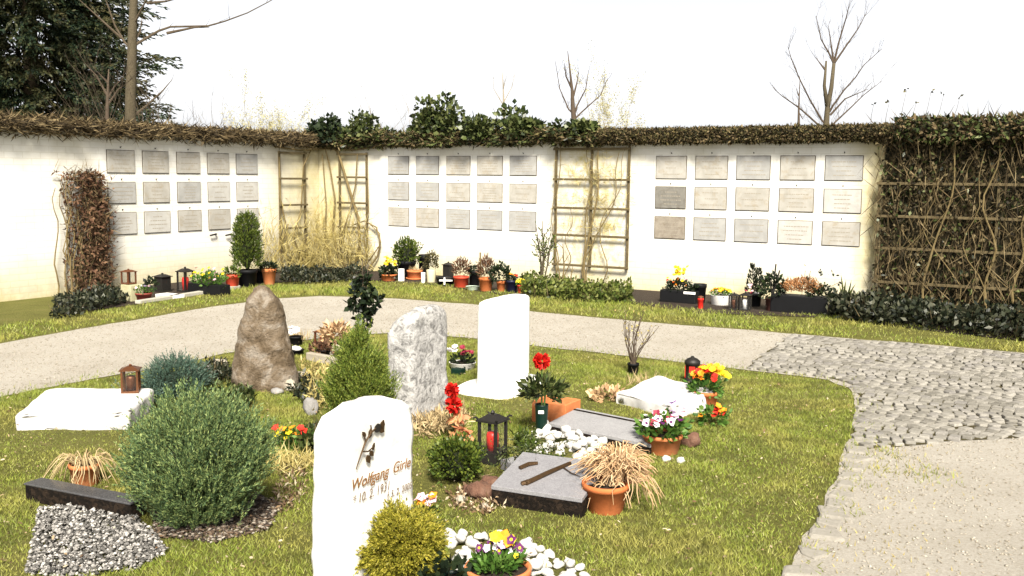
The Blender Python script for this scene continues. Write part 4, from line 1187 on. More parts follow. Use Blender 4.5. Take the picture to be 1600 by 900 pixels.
leafobj('foliage', ball_leaves((0, 0, h + .1), (.17, .14, .18), 330, .065, .035, .3, .2), L_IVY_DARK, t)
stk = MB()
for dx, hh in ((.03, .42), (.08, .34), (-.05, .3)): stk.tube([(0, 0, h), (dx, 0, h + hh)], [.012, .009], 6)
stk.build('stems', M_IRON, t)
t = thing('planter_box', 'long black planter with a rust brown dried bloom by the long wall', 'planter', G(1252, 491), TH)
MB().box((0, .12, .11), (.78, .24, .22)).build('trough', M_BLACK, t, bevel=.012)
leafobj('dried_blooms', ball_leaves((-.05, .12, .29), (.25, .13, .15), 1400, .035, .014, .7, .4, 'diamond', -.2), L_RUSTLEAF, t)
leafobj('foliage', ball_leaves((.2, .12, .24), (.18, .12, .12), 260, .05, .03, .4, .2), L_IVY_DARK, t)
leafobj('sprigs', leaves(np.stack([RNG.uniform(-.1, .42, 26), RNG.uniform(0, .2, 26), RNG.uniform(.34, .58, 26)], 1), RNG.normal(size=(26, 3)), .05, .035), L_IVY_DARK, t)
mb = MB()
for i in range(7): mb.tube([(random.uniform(-.05, .35), .12, .2), (random.uniform(-.1, .42), .12, random.uniform(.4, .57))], .003, 5)
mb.build('sprig_stems', M_TWIG, t)
# fanned palm grass right
t = thing('spiky_plant', 'spiky fan leaved plant by the long wall left of the ivy trellis', 'plant', G(1316, 486))
n = 26; a = np.linspace(-1.25, 1.25, n) + RNG.normal(0, .06, n)
leafobj('leaves', leaves(np.zeros((n, 3)), np.stack([np.sin(a), RNG.normal(-.1, .3, n), np.cos(a) * .95 + .12], 1), RNG.uniform(.25, .5, n), .03, None, 'hex', .05), L_GREENCOVER, t)
leafobj('dry_leaves', leaves(np.zeros((16, 3)), np.stack([RNG.uniform(-.3, .9, 16), RNG.normal(0, .3, 16), np.full(16, .7)], 1), RNG.uniform(.2, .42, 16), .026), L_STRAWY, t)
rock('rock', 'pale sandy rock at the foot of the spiky plant', 'rock', 1304, 487, 22, 12, M_ROCK, 21)

# ------------------------------------------------------------------ gravestones
def grave_corner(name, label, cx, cy, left, right, top, mat, prof, seed, amp=.004, nsc=9, exx=9, plinth=None, amp2=0.0, tmin=.0):
    """standing stone aligned with the walls; (cx, cy) is its nearest bottom corner"""
    c = G(cx, cy)
    T = abs((on_plane(left[0], left[1], c, V) - c).dot(U)); W = (on_plane(right[0], right[1], c, U) - c).dot(V)
    H = on_plane(top[0], top[1], c, U).z
    secs = [(z * H, -T + a * T, -b_ * T, y0 * W, y1 * W) for z, a, b_, y0, y1 in prof]
    t = thing(name, label, 'gravestone', c, TH)
    link('stone', loft(secs, 56, exx, 44, amp, nsc, seed, amp2), mat, t)
    return t, c, T, W, H
PROF = [(-.05, 0, 0, 0, 1), (.4, .0, .0, .0, 1.0), (.62, .03, .0, .0, .985), (.80, .02, .0, .0, 1.0), (.86, .04, .0, .0, .98), (.91, .12, .0, .01, .94), (.95, .24, .01, .03, .84), (.975, .36, .03, .08, .72), (.99, .42, .08, .16, .62), (1.0, .46, .14, .22, .54)]
gs, gc, gT, gW, gH = grave_corner('gravestone', 'nearest rough white gravestone, with a gilded name and twig on its face', 538, 955, (484, 860), (650, 780), (585, 627), M_MARBLE, PROF, 3, .007, 11, 12, amp2=.010)
M_GOLD = pm('gilded_letters', [(.10, .042, .014), (.24, .11, .035), (.34, .19, .08)], 40, .5, .3, metal=.3)
M_LETTERB = pm('brown_letters', [(.09, .06, .04), (.2, .14, .10)], 40, .7, .2)
def text_on(parent, txt, mat, y0, y1, z, hmul=1.0, shear=.25, x=.006, name='lettering', bold=0.0):
    cu = bpy.data.curves.new(name, 'FONT'); cu.body = txt; cu.shear = shear; cu.extrude = .02; cu.offset = bold
    o = bpy.data.objects.new(name, cu); COL.objects.link(o)
    bpy.context.view_layer.update()
    me = bpy.data.meshes.new_from_object(o.evaluated_get(bpy.context.evaluated_depsgraph_get()))
    bpy.data.objects.remove(o); me.materials.clear()
    xs = [v.co.x for v in me.vertices]; s = (y1 - y0) / (max(xs) - min(xs)); x0 = min(xs)
    for v in me.vertices:
        a, b_, c = v.co
        v.co = (x + c * s * .5, y0 + (a - x0) * s, z + b_ * s * hmul)
    return link(name, me, mat, parent)
def yz(px, py): p = on_plane(px, py, gc, U) - gc; return p.dot(V), p.z
ya, za = yz(549, 767); yb, zb = yz(640, 727)
zt_ = (za + zb) / 2
ym, _ = yz(608, 745); yn, _ = yz(613, 742)
text_on(gs, 'Wolfgang', M_GOLD, ya, ym - .005, zt_, 1.0, .3, bold=.004)
text_on(gs, 'Girle', M_GOLD, yn, yb, zt_, 1.05, .3, bold=.004)
y1, z1 = yz(550, 789); y2, z2 = yz(607, 764)
text_on(gs, '* 10. 2. 1931', M_LETTERB, y1, y2, (z1 + z2) / 2, 1.15, .2)
y1, z1 = yz(603, 782); y2, z2 = yz(642, 759)
text_on(gs, '\u2020 5. 2. 2005', M_LETTERB, y1, y2, (z1 + z2) / 2, 1.1, .2)
def yzp(px, py, x=.010): a, b_ = yz(px, py); return Vector((x, a, b_))
tw = MB()
tw.tube([yzp(553, 733), yzp(560, 712), yzp(568, 690), yzp(575, 678), yzp(584, 668)], [.002, .003, .004, .004, .003], 6)
tw.tube([yzp(568, 692), yzp(566, 680), yzp(564, 676)], .003, 5); tw.tube([yzp(575, 679), yzp(577, 670), yzp(576, 664)], .003, 5)
tw.tube([yzp(563, 705), yzp(572, 705), yzp(580, 698)], .003, 5)
tw.build('engraved_twig', M_BRONZE, gs)
def leaf_plate(px, py, ang, L, W, mat):
    c = yzp(px, py, .011); d = Vector((0, math.cos(ang), math.sin(ang))); s = Vector((0, -d.z, d.y))
    pts = [(-.5, 0), (-.28, .42), (.1, .5), (.5, 0), (.1, -.5), (-.28, -.42)]
    a = [c + d * (u * L) + s * (v * W) for u, v in pts]
    b_ = [p - Vector((.005, 0, 0)) for p in a]
    n_ = len(a)
    MB().add(b_ + a, [tuple(range(n_)), tuple(range(2 * n_ - 1, n_ - 1, -1))] + [(i, (i + 1) % n_, n_ + (i + 1) % n_, n_ + i) for i in range(n_)]).build('bronze_leaf', mat, gs)
for px, py, a, L, W, mt in ((588, 668, .3, .05, .034, M_IRON), (595, 663, 1.2, .038, .026, M_BRONZE), (594, 671, -.7, .036, .026, M_BRONZE), (576, 676, 1.3, .04, .02, M_BRONZE), (566, 678, 2.2, .03, .016, M_BRONZE), (578, 708, -.9, .032, .02, M_BRONZE), (573, 717, -1.2, .038, .026, M_BRONZE), (581, 697, 1.2, .03, .012, M_BRONZE)):
    leaf_plate(px, py, a, L, W, mt)

PROF2 = [(-.04, 0, 0, 0, 1), (.6, .0, .0, .0, 1.0), (.93, .02, .01, .0, 1.0), (.965, .06, .03, .02, 1.0), (.985, .14, .07, .10, .98), (1.0, .28, .16, .24, .94)]
t, c, T, W_, H = grave_corner('gravestone', 'smooth plain white gravestone on a flat white plinth in the middle of the lawn', 776, 618, (743, 560), (830, 565), (800, 466), M_MARBLE2, PROF2, 5, .003, 6)
link('plinth', loft([(-.02, -.36, .16, -.12, .66), (.035, -.36, .16, -.12, .66), (.05, -.34, .14, -.10, .64)], 48, 5, 4, .004, 6, 9), M_MARBLE2, t)
PROF3 = [(-.05, .0, -.06, -.05, 1.06), (.1, .0, -.03, -.02, 1.04), (.45, .0, .0, .0, .97), (.78, .03, .02, .02, 1.0), (.87, .16, .02, .05, .99), (.92, .32, .02, .12, .96), (.96, .48, .05, .20, .92), (.985, .58, .1, .28, .86), (1.0, .64, .16, .36, .76)]
grave_corner('gravestone', 'rough speckled grey gravestone with a slanting top left of the plain white one', 642, 664, (600, 585), (703, 605), (655, 484), M_SPECK, PROF3, 8, .009, 9, 9, amp2=.012)

k = mpp(408, 607)
secs = [(-.04, 353, 466, .42), (.0, 355, 464, .42), (.09, 356, 460, .40), (.24, 361, 455, .36), (.44, 369, 446, .31), (.58, 376, 439, .27), (.68, 383, 431, .22), (.74, 389, 423, .16), (.775, 394, 416, .11), (.795, 399, 410, .05)]
p = G(408, 609); p.y += .12
props(link('standing_boulder', loft([(z, (a - 408) * k, (b_ - 408) * k, -d * .5, d * .5) for z, a, b_, d in secs], 64, 2.6, 64, .020, 9, 4, .008, 2.6), M_BOULDER, None, p, R(8)), 'tall tapering brown boulder used as a gravestone, pointed at the top', 'gravestone')

def wedge_slab(name, label, fl, fr, d, hf, hb, mat, side_mat=None, rot=0.0, cat='grave slab', bevel=.006, over=0, sink=.0):
    a, b_ = G(*fl), G(*fr)
    w_ = (b_ - a).length; rz = math.atan2((b_ - a).y, (b_ - a).x) + rot
    t = thing(name, label, cat, (a + b_) / 2, rz)
    vs = [(-w_ / 2, 0, -.02), (w_ / 2, 0, -.02), (w_ / 2, d, -.02), (-w_ / 2, d, -.02), (-w_ / 2, 0, hf), (w_ / 2, 0, hf), (w_ / 2, d, hb), (-w_ / 2, d, hb)]
    fs = [(3, 2, 1, 0), (4, 5, 6, 7), (0, 1, 5, 4), (1, 2, 6, 5), (2, 3, 7, 6), (3, 0, 4, 7)]
    if side_mat:
        lo = [(x, y, z if z < 0 else z - .022) for x, y, z in vs]
        MB().add(lo, fs).build('rough_body', side_mat, t, bevel=.004)
        up = [(x * 1.004, y + (.004 if y > 0 else -.004), (hf if y == 0 else hb) - (.0215 if z < 0 else 0)) for x, y, z in vs]
        MB().add(up, fs).build('top_plate', mat, t, bevel=.003)
    else:
        o = MB().add(vs, fs).build('stone', mat, t, bevel=bevel, seg=3)
        bm = bmesh.new(); bm.from_mesh(o.data)
        bmesh.ops.triangulate(bm, faces=bm.faces)
        for _ in range(4): bmesh.ops.subdivide_edges(bm, edges=[e for e in bm.edges if e.calc_length() > .05], cuts=1)
        bmesh.ops.triangulate(bm, faces=bm.faces); bm.normal_update()
        for v in bm.verts:
            c = v.co
            e_ = max(abs(c.x) / (w_ / 2), abs(c.y / d * 2 - 1))
            v.co = c + v.normal * (noise.fractal(c * 6, 1, 2, 4) * .010 + noise.noise(c * 2.4) * .016 - .02 * max(0, e_ - .6)) if c.z > -.01 else c
            v.co.x *= 1 + .05 * noise.noise(Vector((c.y * 5, 1, 2))); v.co.y += .03 * noise.noise(Vector((c.x * 3.3, 4, 2)))
        for f in bm.faces: f.smooth = True
        bm.to_mesh(o.data); bm.free()
    return t, w_
t, w_ = wedge_slab('grave_slab', 'polished dark granite pillow stone with a bronze branch on its sloping top', (768, 788), (909, 810), .40, .10, .17, M_GRANITE, M_GRANITE_DK)
mb = MB()
def slab_p(u, v, up=.008): return Vector((u * w_, v * .40, .10 + .07 * v + up))
mb.tube([slab_p(-.16, .12), slab_p(-.02, .45, .014), slab_p(.12, .82)], [.014, .012, .010], 8)
mb.tube([slab_p(-.20, .10), slab_p(-.14, .16, .012)], [.012, .014], 7)
mb.build('bronze_branch', M_BRONZE, t)
MB().tube([slab_p(-.36, .5), slab_p(-.30, .62, .012), slab_p(-.22, .70)], [.012, .012, .009], 7).build('bronze_twig', M_BRONZE, t)
MB().tube([slab_p(.06, .70), slab_p(.22, .55), slab_p(.33, .5)], [.003, .003, .002], 5).build('bronze_scroll', M_BRONZE, t)
t, w_ = wedge_slab('grave_slab', 'long grey granite book shaped slab with a groove along its back edge', (858, 677), (1016, 712), .30, .055, .10, M_BENCH, M_GRANITE_DK)
MB().box((0, .262, .098), (w_ * .99, .012, .006), M=None).build('groove', M_GRANITE_DK, t)
t.location.z += .015
wedge_slab('grave_slab', 'white rough pillow stone between the twig pot and the orange flower pot', (964, 629), (1046, 655), .46, .085, .15, M_SLABWHITE, None, .12, bevel=.02)
t, _ = wedge_slab('grave_slab', 'big flat white stone slab at the left edge with a brown lantern behind it', (20, 674), (204, 671), .56, .11, .16, M_SLABWHITE, None, -.03, bevel=.035)
M_BORDER = speckle('black_granite', [(.03, .03, .032, 0), (.06, .058, .06, .6), (.10, .10, .10, 1)], 220, 14, .2, .02)
# dark border of the grave at the lower left
a, b_ = G(40, 782), G(204, 815)
t = thing('grave_border', 'polished black granite border stone in front of the straw pot at the lower left', 'grave border', (a + b_) / 2, math.atan2((b_ - a).y, (b_ - a).x))
MB().box((0, .05, .03), ((b_ - a).length, .10, .10)).build('stone', M_GRANITE_DK, t, bevel=.006)
MB().box((0, .05, .086), ((b_ - a).length + .01, .106, .010)).build('top_plate', M_BORDER, t, bevel=.003)

# ------------------------------------------------------------------ bushes
def spray_bush(name, label, px, py, radii, zc, nsh, Ls, k, mat, leafL, leafW, egg, up=1.0, ang=.75, coremat=M_CORE, corer=.62, cat='bush', seed=1, back=1.0, clus=0):
    p = G(px, py); p.y += radii[1] * back
    t = thing(name, label, cat, p)
    P = sphere_pts(nsh)
    f_ = egg(P[:, 2])[:, None]
    q = P * np.array(radii); q[:, :2] *= f_
    lump = np.array([1 + .10 * noise.noise(Vector(v) * 2.4 + Vector((seed, 0, 0))) + .16 * noise.noise(Vector(v) * 6.5 + Vector((seed, 5, 0))) for v in P])[:, None]
    if clus:
        # plumes: shoots gathered into branchlets that stick out by different amounts
        nc = nsh // clus
        ci = RNG.integers(0, nc, nsh)
        Pc = P[:nc]; qc = (q[:nc] * lump[:nc]) * RNG.uniform(.66, 1.02, (nc, 1))
        dirc = unit(np.concatenate([Pc[:, :2] * .75, np.clip(Pc[:, 2:], -.3, 1) * .6 + up], 1) + RNG.normal(0, .16, (nc, 3)))
        back_ = RNG.uniform(0, 1, (nsh, 1))
        q = qc[ci] - dirc[ci] * back_ * Ls * 1.5 + RNG.normal(0, .13 * Ls, (nsh, 3))
        D = dirc[ci] + RNG.normal(0, .24, (nsh, 3)); P = Pc[ci]
    else:
        q = q * lump * RNG.uniform(.62, .96, (nsh, 1))
        D = np.concatenate([P[:, :2] * .8, np.clip(P[:, 2:], -.2, 1) * .7 + up], 1) + RNG.normal(0, .22, (nsh, 3))
    q = q + np.array([0, 0, zc]); q[:, 2] = np.clip(q[:, 2], .02, None)
    C_, D_, _ = sprays(q, D, Ls * RNG.uniform(.6, 1.25, nsh), k, ang)
    leafobj('foliage', leaves(C_, D_, leafL * RNG.uniform(.7, 1.2, len(C_)), leafW), mat, t)
    core(t, (0, 0, zc * .96), tuple(r * corer for r in radii), coremat, seed)
    mb = MB()
    for i in range(7): 
        a = random.uniform(0, 6.28); mb.tube([(.03 * math.cos(a), .03 * math.sin(a), 0), (radii[0] * .5 * math.cos(a), radii[1] * .5 * math.sin(a), zc)], [.014, .008], 6)
    mb.build('stems', M_TWIG, t)
    return t
kk_ = mpp(310, 836)
spray_bush('juniper_bush', 'large round feathery green juniper bush on the left, biggest of the bushes', 297, 838, (114 * kk_, 104 * kk_, 106 * kk_), 104 * kk_, 5800, .11, 24, L_JUN, .019, .0046, lambda z: .95 + .12 * z - .10 * z * z, up=1.15, seed=3, clus=11, corer=.54, back=.55)
kt = mpp(552, 690)
spray_bush('thuja', 'pointed green thuja bush behind the near white gravestone', 553, 690, (58 * kt, 56 * kt, 88 * kt), 84 * kt, 3900, .085, 17, L_THUJA, .020, .0056, lambda z: np.where(z > 0, 1.0 - .72 * z ** 1.1, 1.0 + .05 * z), up=1.3, seed=5, corer=.40, clus=7)
ky = mpp(630, 945)
spray_bush('golden_cypress', 'small round yellow green cypress bush in front of the near white gravestone', 620, 952, (68 * ky, 62 * ky, 58 * ky), 84 * ky, 4200, .05, 12, L_YELLOW, .015, .0055, lambda z: 1 - .06 * z, up=.15, ang=.9, seed=7, corer=.55, clus=6)
kb = mpp(712, 760)
t = thing('box_shrub', 'small rounded dark green box shrub left of the iron lantern', 'shrub', G(712, 752))
leafobj('foliage', ball_leaves((0, 0, 34 * kb), (42 * kb, 40 * kb, 40 * kb), 2600, .024, .014, .5, .45), L_BOX, t); core(t, (0, 0, 30 * kb), (26 * kb, 26 * kb, 26 * kb), M_CORE, 6)
kj = mpp(262, 628)
spray_bush('creeping_juniper', 'low blue green spreading juniper behind the large juniper bush', 262, 630, (44 * kj, 40 * kj, 30 * kj), 26 * kj, 800, .10, 11, L_JUN_B, .025, .007, lambda z: 1 - .3 * np.clip(z, 0, 1), up=.6, seed=9, corer=.6)
t = thing('creeping_juniper', 'lower dark blue green juniper branch between the lantern and the big juniper', 'shrub', G(225, 632))
n = 200; O = np.stack([RNG.normal(.05, .1, n), RNG.normal(0, .08, n), RNG.uniform(.01, .12, n)], 1)
C_, D_, _ = sprays(O, np.stack([RNG.normal(.3, .8, n), RNG.normal(-.2, .8, n), RNG.uniform(.1, .8, n)], 1), np.full(n, .1), 10, .8)
leafobj('foliage', leaves(C_, D_, .024, .007), L_JUN_B, t)
# ivy standard behind the thuja
ki = mpp(568, 592)
t = thing('ivy_standard', 'slim dark leaved ivy plant rising behind the thuja', 'plant', G(568, 592))
Vs = []
for (px, py, r, n) in ((570, 428, 7, 26), (571, 445, 14, 60), (564, 462, 17, 70), (578, 472, 15, 60), (554, 472, 10, 30), (588, 464, 9, 26), (571, 488, 12, 36), (570, 506, 8, 22)):
    Vs.append(ball_leaves(((px - 568) * ki, random.uniform(-.05, .05), (592 - py) * ki), (r * ki, r * ki, r * ki), n, .06, .05, -.2, .2, 'diamond', -1))
leafobj('leaves', np.concatenate(Vs), L_IVY_DARK, t)
mb = MB()
for dx in (-.02, .0, .025): mb.tube([(dx, 0, 0), (dx * 1.6, 0, .3), (dx * .5 + .01, .01, .62), (dx + .02, 0, .98)], [.009, .008, .006, .003], 6)
mb.build('stems', M_TWIG, t)

# ------------------------------------------------------------------ grave goods, left and centre
_l = lantern('brown copper lantern standing on the back corner of the big white slab at the left', 201, 648, 27, 46, M_COPPER, M_COPPER, rz=R(12), solid=False); _l.location.z = .145
for i, (px, py, w_, h_, m_) in enumerate([(140, 668, 34, 14, M_ROCK), (183, 672, 30, 16, M_SLABWHITE), (162, 670, 22, 10, M_RUST), (110, 670, 30, 14, M_ROCK)]):
    rock('rock', ['flat tan rock propping the front of the big white slab', 'white angular rock at the right front of the big white slab', 'reddish brown rock between the two paler ones under the big white slab', 'tan rock left of the others under the big white slab'][i], 'rock', px, py, w_, h_, m_, 30 + i)
for i, (px, py, w_, h_, m_, lb) in enumerate([(302, 588, 26, 14, M_ROCK, 'pale yellowish rock in the dark patch left of the tall boulder'), (343, 578, 26, 16, M_ROCK, 'pale rock touching the left side of the tall boulder'), (321, 582, 20, 9, M_ROCKG, 'small grey rock in the dark patch left of the tall boulder'),
        (452, 612, 22, 17, M_ROCK, 'pale tan rock at the right foot of the tall boulder'), (432, 617, 20, 10, M_ROCKG, 'small grey rock in front of the tall boulder'), (470, 592, 34, 9, M_ROCK, 'long flat rock lying right of the tall boulder'),
        (484, 650, 22, 28, M_ROCKG, 'upright grey white rock between the tall boulder and the thuja'), (524, 560, 26, 20, M_ROCK, 'pale rock beside the brown lantern left of the thuja')]):
    rock('rock', lb, 'rock', px, py, w_, h_, m_, 40 + i)
cover('ground_cover', 'dark heather patch left of the tall boulder', 'ground cover', [(285, 600), (300, 580), (355, 572), (368, 598), (330, 606)], 900, .14, .045, .02, L_DARKCOVER)
cover('ground_cover', 'dark low plant between the flower patch and the near white gravestone', 'ground cover', [(470, 712), (480, 680), (520, 676), (520, 712)], 500, .2, .05, .026, L_IVY)
cover('ground_cover', 'dark low plants in the gap between the tall boulder and the thuja', 'ground cover', [(438, 602), (470, 588), (498, 600), (500, 640), (470, 634)], 420, .10, .05, .022, L_DARKCOVER)
cover('ground_cover', 'yellowish moss and grass patch beside the thuja behind the upright rock', 'ground cover', [(470, 575), (530, 580), (520, 640), (486, 650)], 900, .10, .06, .012, L_STRAWY)
cover('ground_cover', 'pale straw tufts round the foot of the speckled gravestone', 'ground cover', [(640, 668), (700, 640), (735, 650), (725, 680), (660, 690)], 900, .10, .07, .010, L_STRAW)
cover('ground_cover', 'brown dead leaves and stalks at the right side of the large juniper', 'ground cover', [(420, 800), (440, 735), (478, 735), (480, 770), (440, 812)], 420, .03, .035, .012, L_LITTER, .1)
cover('ground_cover', 'dark ivy creeping behind the large juniper beside the blue green one', 'ground cover', [(290, 640), (330, 612), (390, 612), (400, 640), (330, 655)], 700, .12, .05, .03, L_IVY)
cover('ground_cover', 'rust brown litter round the rusty rocks at the granite stone', 'ground cover', [(700, 770), (745, 755), (790, 790), (760, 808), (705, 795)], 420, .025, .035, .014, L_LITTER, .1)
cover('ground_cover', 'small green weeds growing along the white stones by the black vase', 'ground cover', [(800, 690), (830, 680), (850, 720), (880, 726), (830, 734)], 500, .07, .05, .02, L_BOX)
t = thing('pansy_patch', 'patch of red and yellow pansies left of the near white gravestone', 'pansies', G(460, 698))
leafobj('foliage', ball_leaves((0, 0, .03), (.13, .11, .08), 420, .035, .02, .4, .2), L_PANSY, t)
for i, (dx, z, mt) in enumerate([(-.09, .09, P_YEL), (-.06, .12, P_ORA), (-.02, .10, P_YEL), (.0, .13, P_ORA), (.05, .13, P_RED), (.07, .11, P_RED), (-.03, .07, P_YEL), (-.10, .13, P_RED), (.02, .09, P_ORA)]):
    blossom(t, (dx, -.06 + z * .1, z), .026, mt, 'pansy')
t = thing('straw_tuft', 'tuft of pale yellow straw below the pansy patch', 'dry grass', G(462, 728))
dry_sticks(t, 0, .3, .13, 420, L_STRAWY, 'stems', .006, 1.1)
t = thing('straw_tuft', 'small tuft of peach coloured dry grass right of the tall boulder', 'dry grass', G(457, 534))
dry_sticks(t, 0, .2, .16, 160, L_STRAW, 'stems', .006, .5)
t, h, r = pot('flower_pot', 'black pot with a white flower head beside the tall boulder', 'flower pot', 461, 541, 22, 15, M_BLACK, .85)
for i in range(7): blossom(t, (random.uniform(-.05, .05), -.02, h + .04 + random.uniform(-.01, .04)), .04, P_WHI, 'daisy')
t, h, r = pot('flower_bowl', 'low black bowl with white stones in front of the black pot by the boulder', 'flower bowl', 461, 556, 25, 9, M_BLACK, .85)
link('stones', rock_mesh(.1, .08, .05, 77), M_PEBBLE, t, (0, -.02, h + .01))
lantern('small brown lantern standing left of the thuja top', 504, 545, 22, 32, M_BROWNMETAL, M_REDPLASTIC)
t, h, r = pot('flower_pot', 'dark pot with dried orange brown arrangement beside the small brown lantern', 'flower pot', 524, 548, 22, 14, M_BLACK, .8)
leafobj('dried_leaves', ball_leaves((0, 0, h + .06), (.14, .1, .11), 300, .06, .03, .4, .2), L_WILT, t)
t, h, r = pot('flower_pot', 'dark pot of withered leaves in front of the small brown lantern', 'flower pot', 504, 561, 24, 14, M_BLACK, .8)
leafobj('dried_leaves', ball_leaves((0, 0, h), (.11, .09, .07), 160, .05, .03, .4, .2), L_BROWNLEAF, t)
a, b_ = G(482, 562), G(530, 571)
props(MB().box((0, 0, .03), ((b_ - a).length, .06, .08)).build('edging_slab', M_ROCK, bevel=.008, loc=(a + b_) / 2, rz=math.atan2((b_ - a).y, (b_ - a).x)), 'narrow pale edging slab lying left of the thuja', 'edging slab')
t, h, r = pot('flower_bowl', 'flat white bowl of dark red flowers between the speckled and plain gravestones', 'flower bowl', 722, 580, 44, 12, M_WHITE_POT, .8, rim=False)
leafobj('foliage', ball_leaves((0, 0, h), (.1, .1, .07), 180, .04, .025), L_IVY_DARK, t)
for i in range(5): blossom(t, (.03 + random.uniform(-.05, .05), -.03, h + .08 + random.uniform(-.02, .05)), .032, P_WINE, 'daisy')
for i in range(5): blossom(t, (-.09 + random.uniform(-.03, .03), -.02, h + .10 + random.uniform(-.03, .05)), .034, P_WHI, 'daisy')
box_thing('stone_block', 'small dark green block in front of the flat white bowl', 'stone block', 712, 586, (.10, .08, .05), M_GREENBLK)
# straw plant pot at lower left
t, h, r = pot('flower_pot', 'clay pot with pale drooping straw behind the black border stone', 'flower pot', 126, 762, 50, 36, M_TERRA_L, .8)
mb = MB()
def droop(mb, o, n, r0, r1, h0, rad, drop, back=True):
    for i in range(n):
        a = random.uniform(0, 2 * PI); q = random.uniform(r0, r1); hh = random.uniform(.4, 1) * h0
        pts = []
        s = random.uniform(0, .05)
        for j in range(7):
            u = j / 6
            pts.append(Vector((o[0] + math.cos(a + .5 * u * random.uniform(-.3, .3)) * (s + q * u), o[1] + math.sin(a) * (s + q * u), max(.012, o[2] + hh * math.sin(min(1, u * 1.25) * PI / 2) - drop * max(0, u - .35) ** 1.6 * 2.0 + random.uniform(-.006, .006)))))
        mb.tube(pts, [rad, rad, rad, rad, rad * .9, rad * .7, rad * .4], 4)
droop(mb, (0, 0, h * .85), 60, .06, .19, .11, .0030, .14)
mb.build('dry_leaves', L_STRAW, t)

# ------------------------------------------------------------------ grave goods, right of the near gravestone
t = thing('artificial_rose', 'pair of bright red roses one above the other with peach leaves, beside the speckled gravestone', 'rose', G(712, 694))
kr = mpp(712, 694)
def rp(px, py): return Vector(((px - 712) * kr, random.uniform(-.01, .01), (694 - py) * kr))
mb = MB(); mb.tube([(0, 0, 0), rp(706, 660), rp(708, 632)], .004, 6); mb.tube([rp(708, 655), rp(700, 630), rp(706, 606)], .004, 6); mb.build('stems', M_STEM, t)
blossom(t, rp(706, 606), 13 * kr, P_ROSE, 'ball'); blossom(t, rp(708, 630), 15 * kr, P_ROSE, 'ball')
n = 46
leafobj('leaves', leaves(np.stack([RNG.normal(.02, .03, n), RNG.normal(0, .02, n), RNG.uniform(.03, .2, n)], 1), RNG.normal(0, .6, (n, 3)) + np.array([.3, -.2, -.3]), .07, .035, None, 'hex', .1), L_PEACH, t)
t = lantern('black wrought iron lantern with a red candle, in front of the plain white gravestone', 769, 727, 36, 86, M_IRON, M_REDPLASTIC, foot=.24)
kl = mpp(769, 727)
mb = MB()
for i in range(4):
    a = PI / 4 + i * PI / 2
    mb.tube([(.075 * math.cos(a), .075 * math.sin(a), 70 * kl), (.10 * math.cos(a), .10 * math.sin(a), 76 * kl), (.115 * math.cos(a), .115 * math.sin(a), 75 * kl)], .006, 6)
for i in range(8):
    a = i * PI / 4; mb.lathe([(.001, 20 * kl), (.010, 21 * kl), (.012, 24 * kl), (.002, 27 * kl)], 7, (.066 * math.cos(a), .066 * math.sin(a), 0))
mb.build('ornaments', M_IRON, t)
t_ = MB(); 
for (px, py, w_, h_) in ((812, 725, .16, .03), (822, 734, .2, .03)):
    pass
props(MB().box((0, 0, .03), (.20, .10, .06)).build('stone_plate', M_GRANITE, bevel=.004, loc=G(812, 732), rz=TH + 1.2), 'short dark granite strip beside the foot of the iron lantern', 'stone plate')
for i, (px, py, w_, h_, m_, lb) in enumerate([(750, 783, 44, 26, M_RUST, 'rusty red rock against the left end of the polished granite stone'), (733, 775, 24, 16, M_RUST, 'smaller rusty rock in front of the box shrub'), (768, 768, 40, 20, M_RUST, 'flat rusty rock behind the other rusty rocks'), (720, 785, 16, 10, M_ROCK, 'small pale rock in the grass left of the rusty rocks'), (757, 797, 16, 9, M_ROCK, 'small pale rock in front of the rusty rocks')]):
    rock('rock', lb, 'rock', px, py, w_, h_, m_, 60 + i)
t = thing('evergreen_sprig', 'brownish evergreen sprig lying against the back of the polished granite stone', 'sprig', G(818, 748))
n = 110; O = np.stack([RNG.normal(0, .09, n), RNG.normal(.03, .06, n), RNG.uniform(.06, .2, n)], 1)
C_, D_, _ = sprays(O, np.stack([RNG.normal(.2, .8, n), RNG.normal(-.3, .6, n), RNG.normal(.1, .4, n)], 1), np.full(n, .10), 10, .7)
leafobj('needles', leaves(C_, D_, .022, .007), L_IVY, t); dry_sticks(t, .02, .2, .16, 14, L_DRYVINE, 'stems', .008, 1.0)
# black vase with a rose
t, h, r = pot('grave_vase', 'slim black vase of greenery with one red rose standing by the clay trough', 'vase', 846, 683, 22, 52, M_GREENBLK, .75, rim=False)
kv = mpp(846, 683)
leafobj('foliage', ball_leaves((0, 0, h + .07), (.13, .10, .10), 420, .055, .026, .1, .15, 'diamond', -.3), L_IVY, t)
mb = MB(); mb.tube([(0, 0, h * .5), (.0, .0, 80 * kv), (-.004, 0, 118 * kv)], .006, 6); mb.tube([(0.01, 0, h * .5), (.03, .0, 100 * kv)], .006, 6); mb.build('stems', M_STEM, t)
blossom(t, (-.004, 0, 122 * kv), 15 * kv, P_ROSE, 'ball')
MB().box((-.005, -r - .001, h * .80), (.035, .004, .02)).build('white_tag', M_WHITE_POT, t)
p = G(858, 662)
t = thing('clay_trough', 'square terracotta trough behind the black vase', 'planter', p, TH)
for (c_, s_) in (((0, 0, .07), (.26, .018, .15)), ((0, .2, .07), (.26, .018, .15)), ((-.121, .1, .07), (.018, .1815, .149)), ((.121, .1, .07), (.018, .1815, .149))):
    MB().box(c_, s_).build('side', M_TERRA_L, t, bevel=.004)
MB().box((0, .1, .05), (.222, .18, .06)).build('soil', M_SOIL, t)
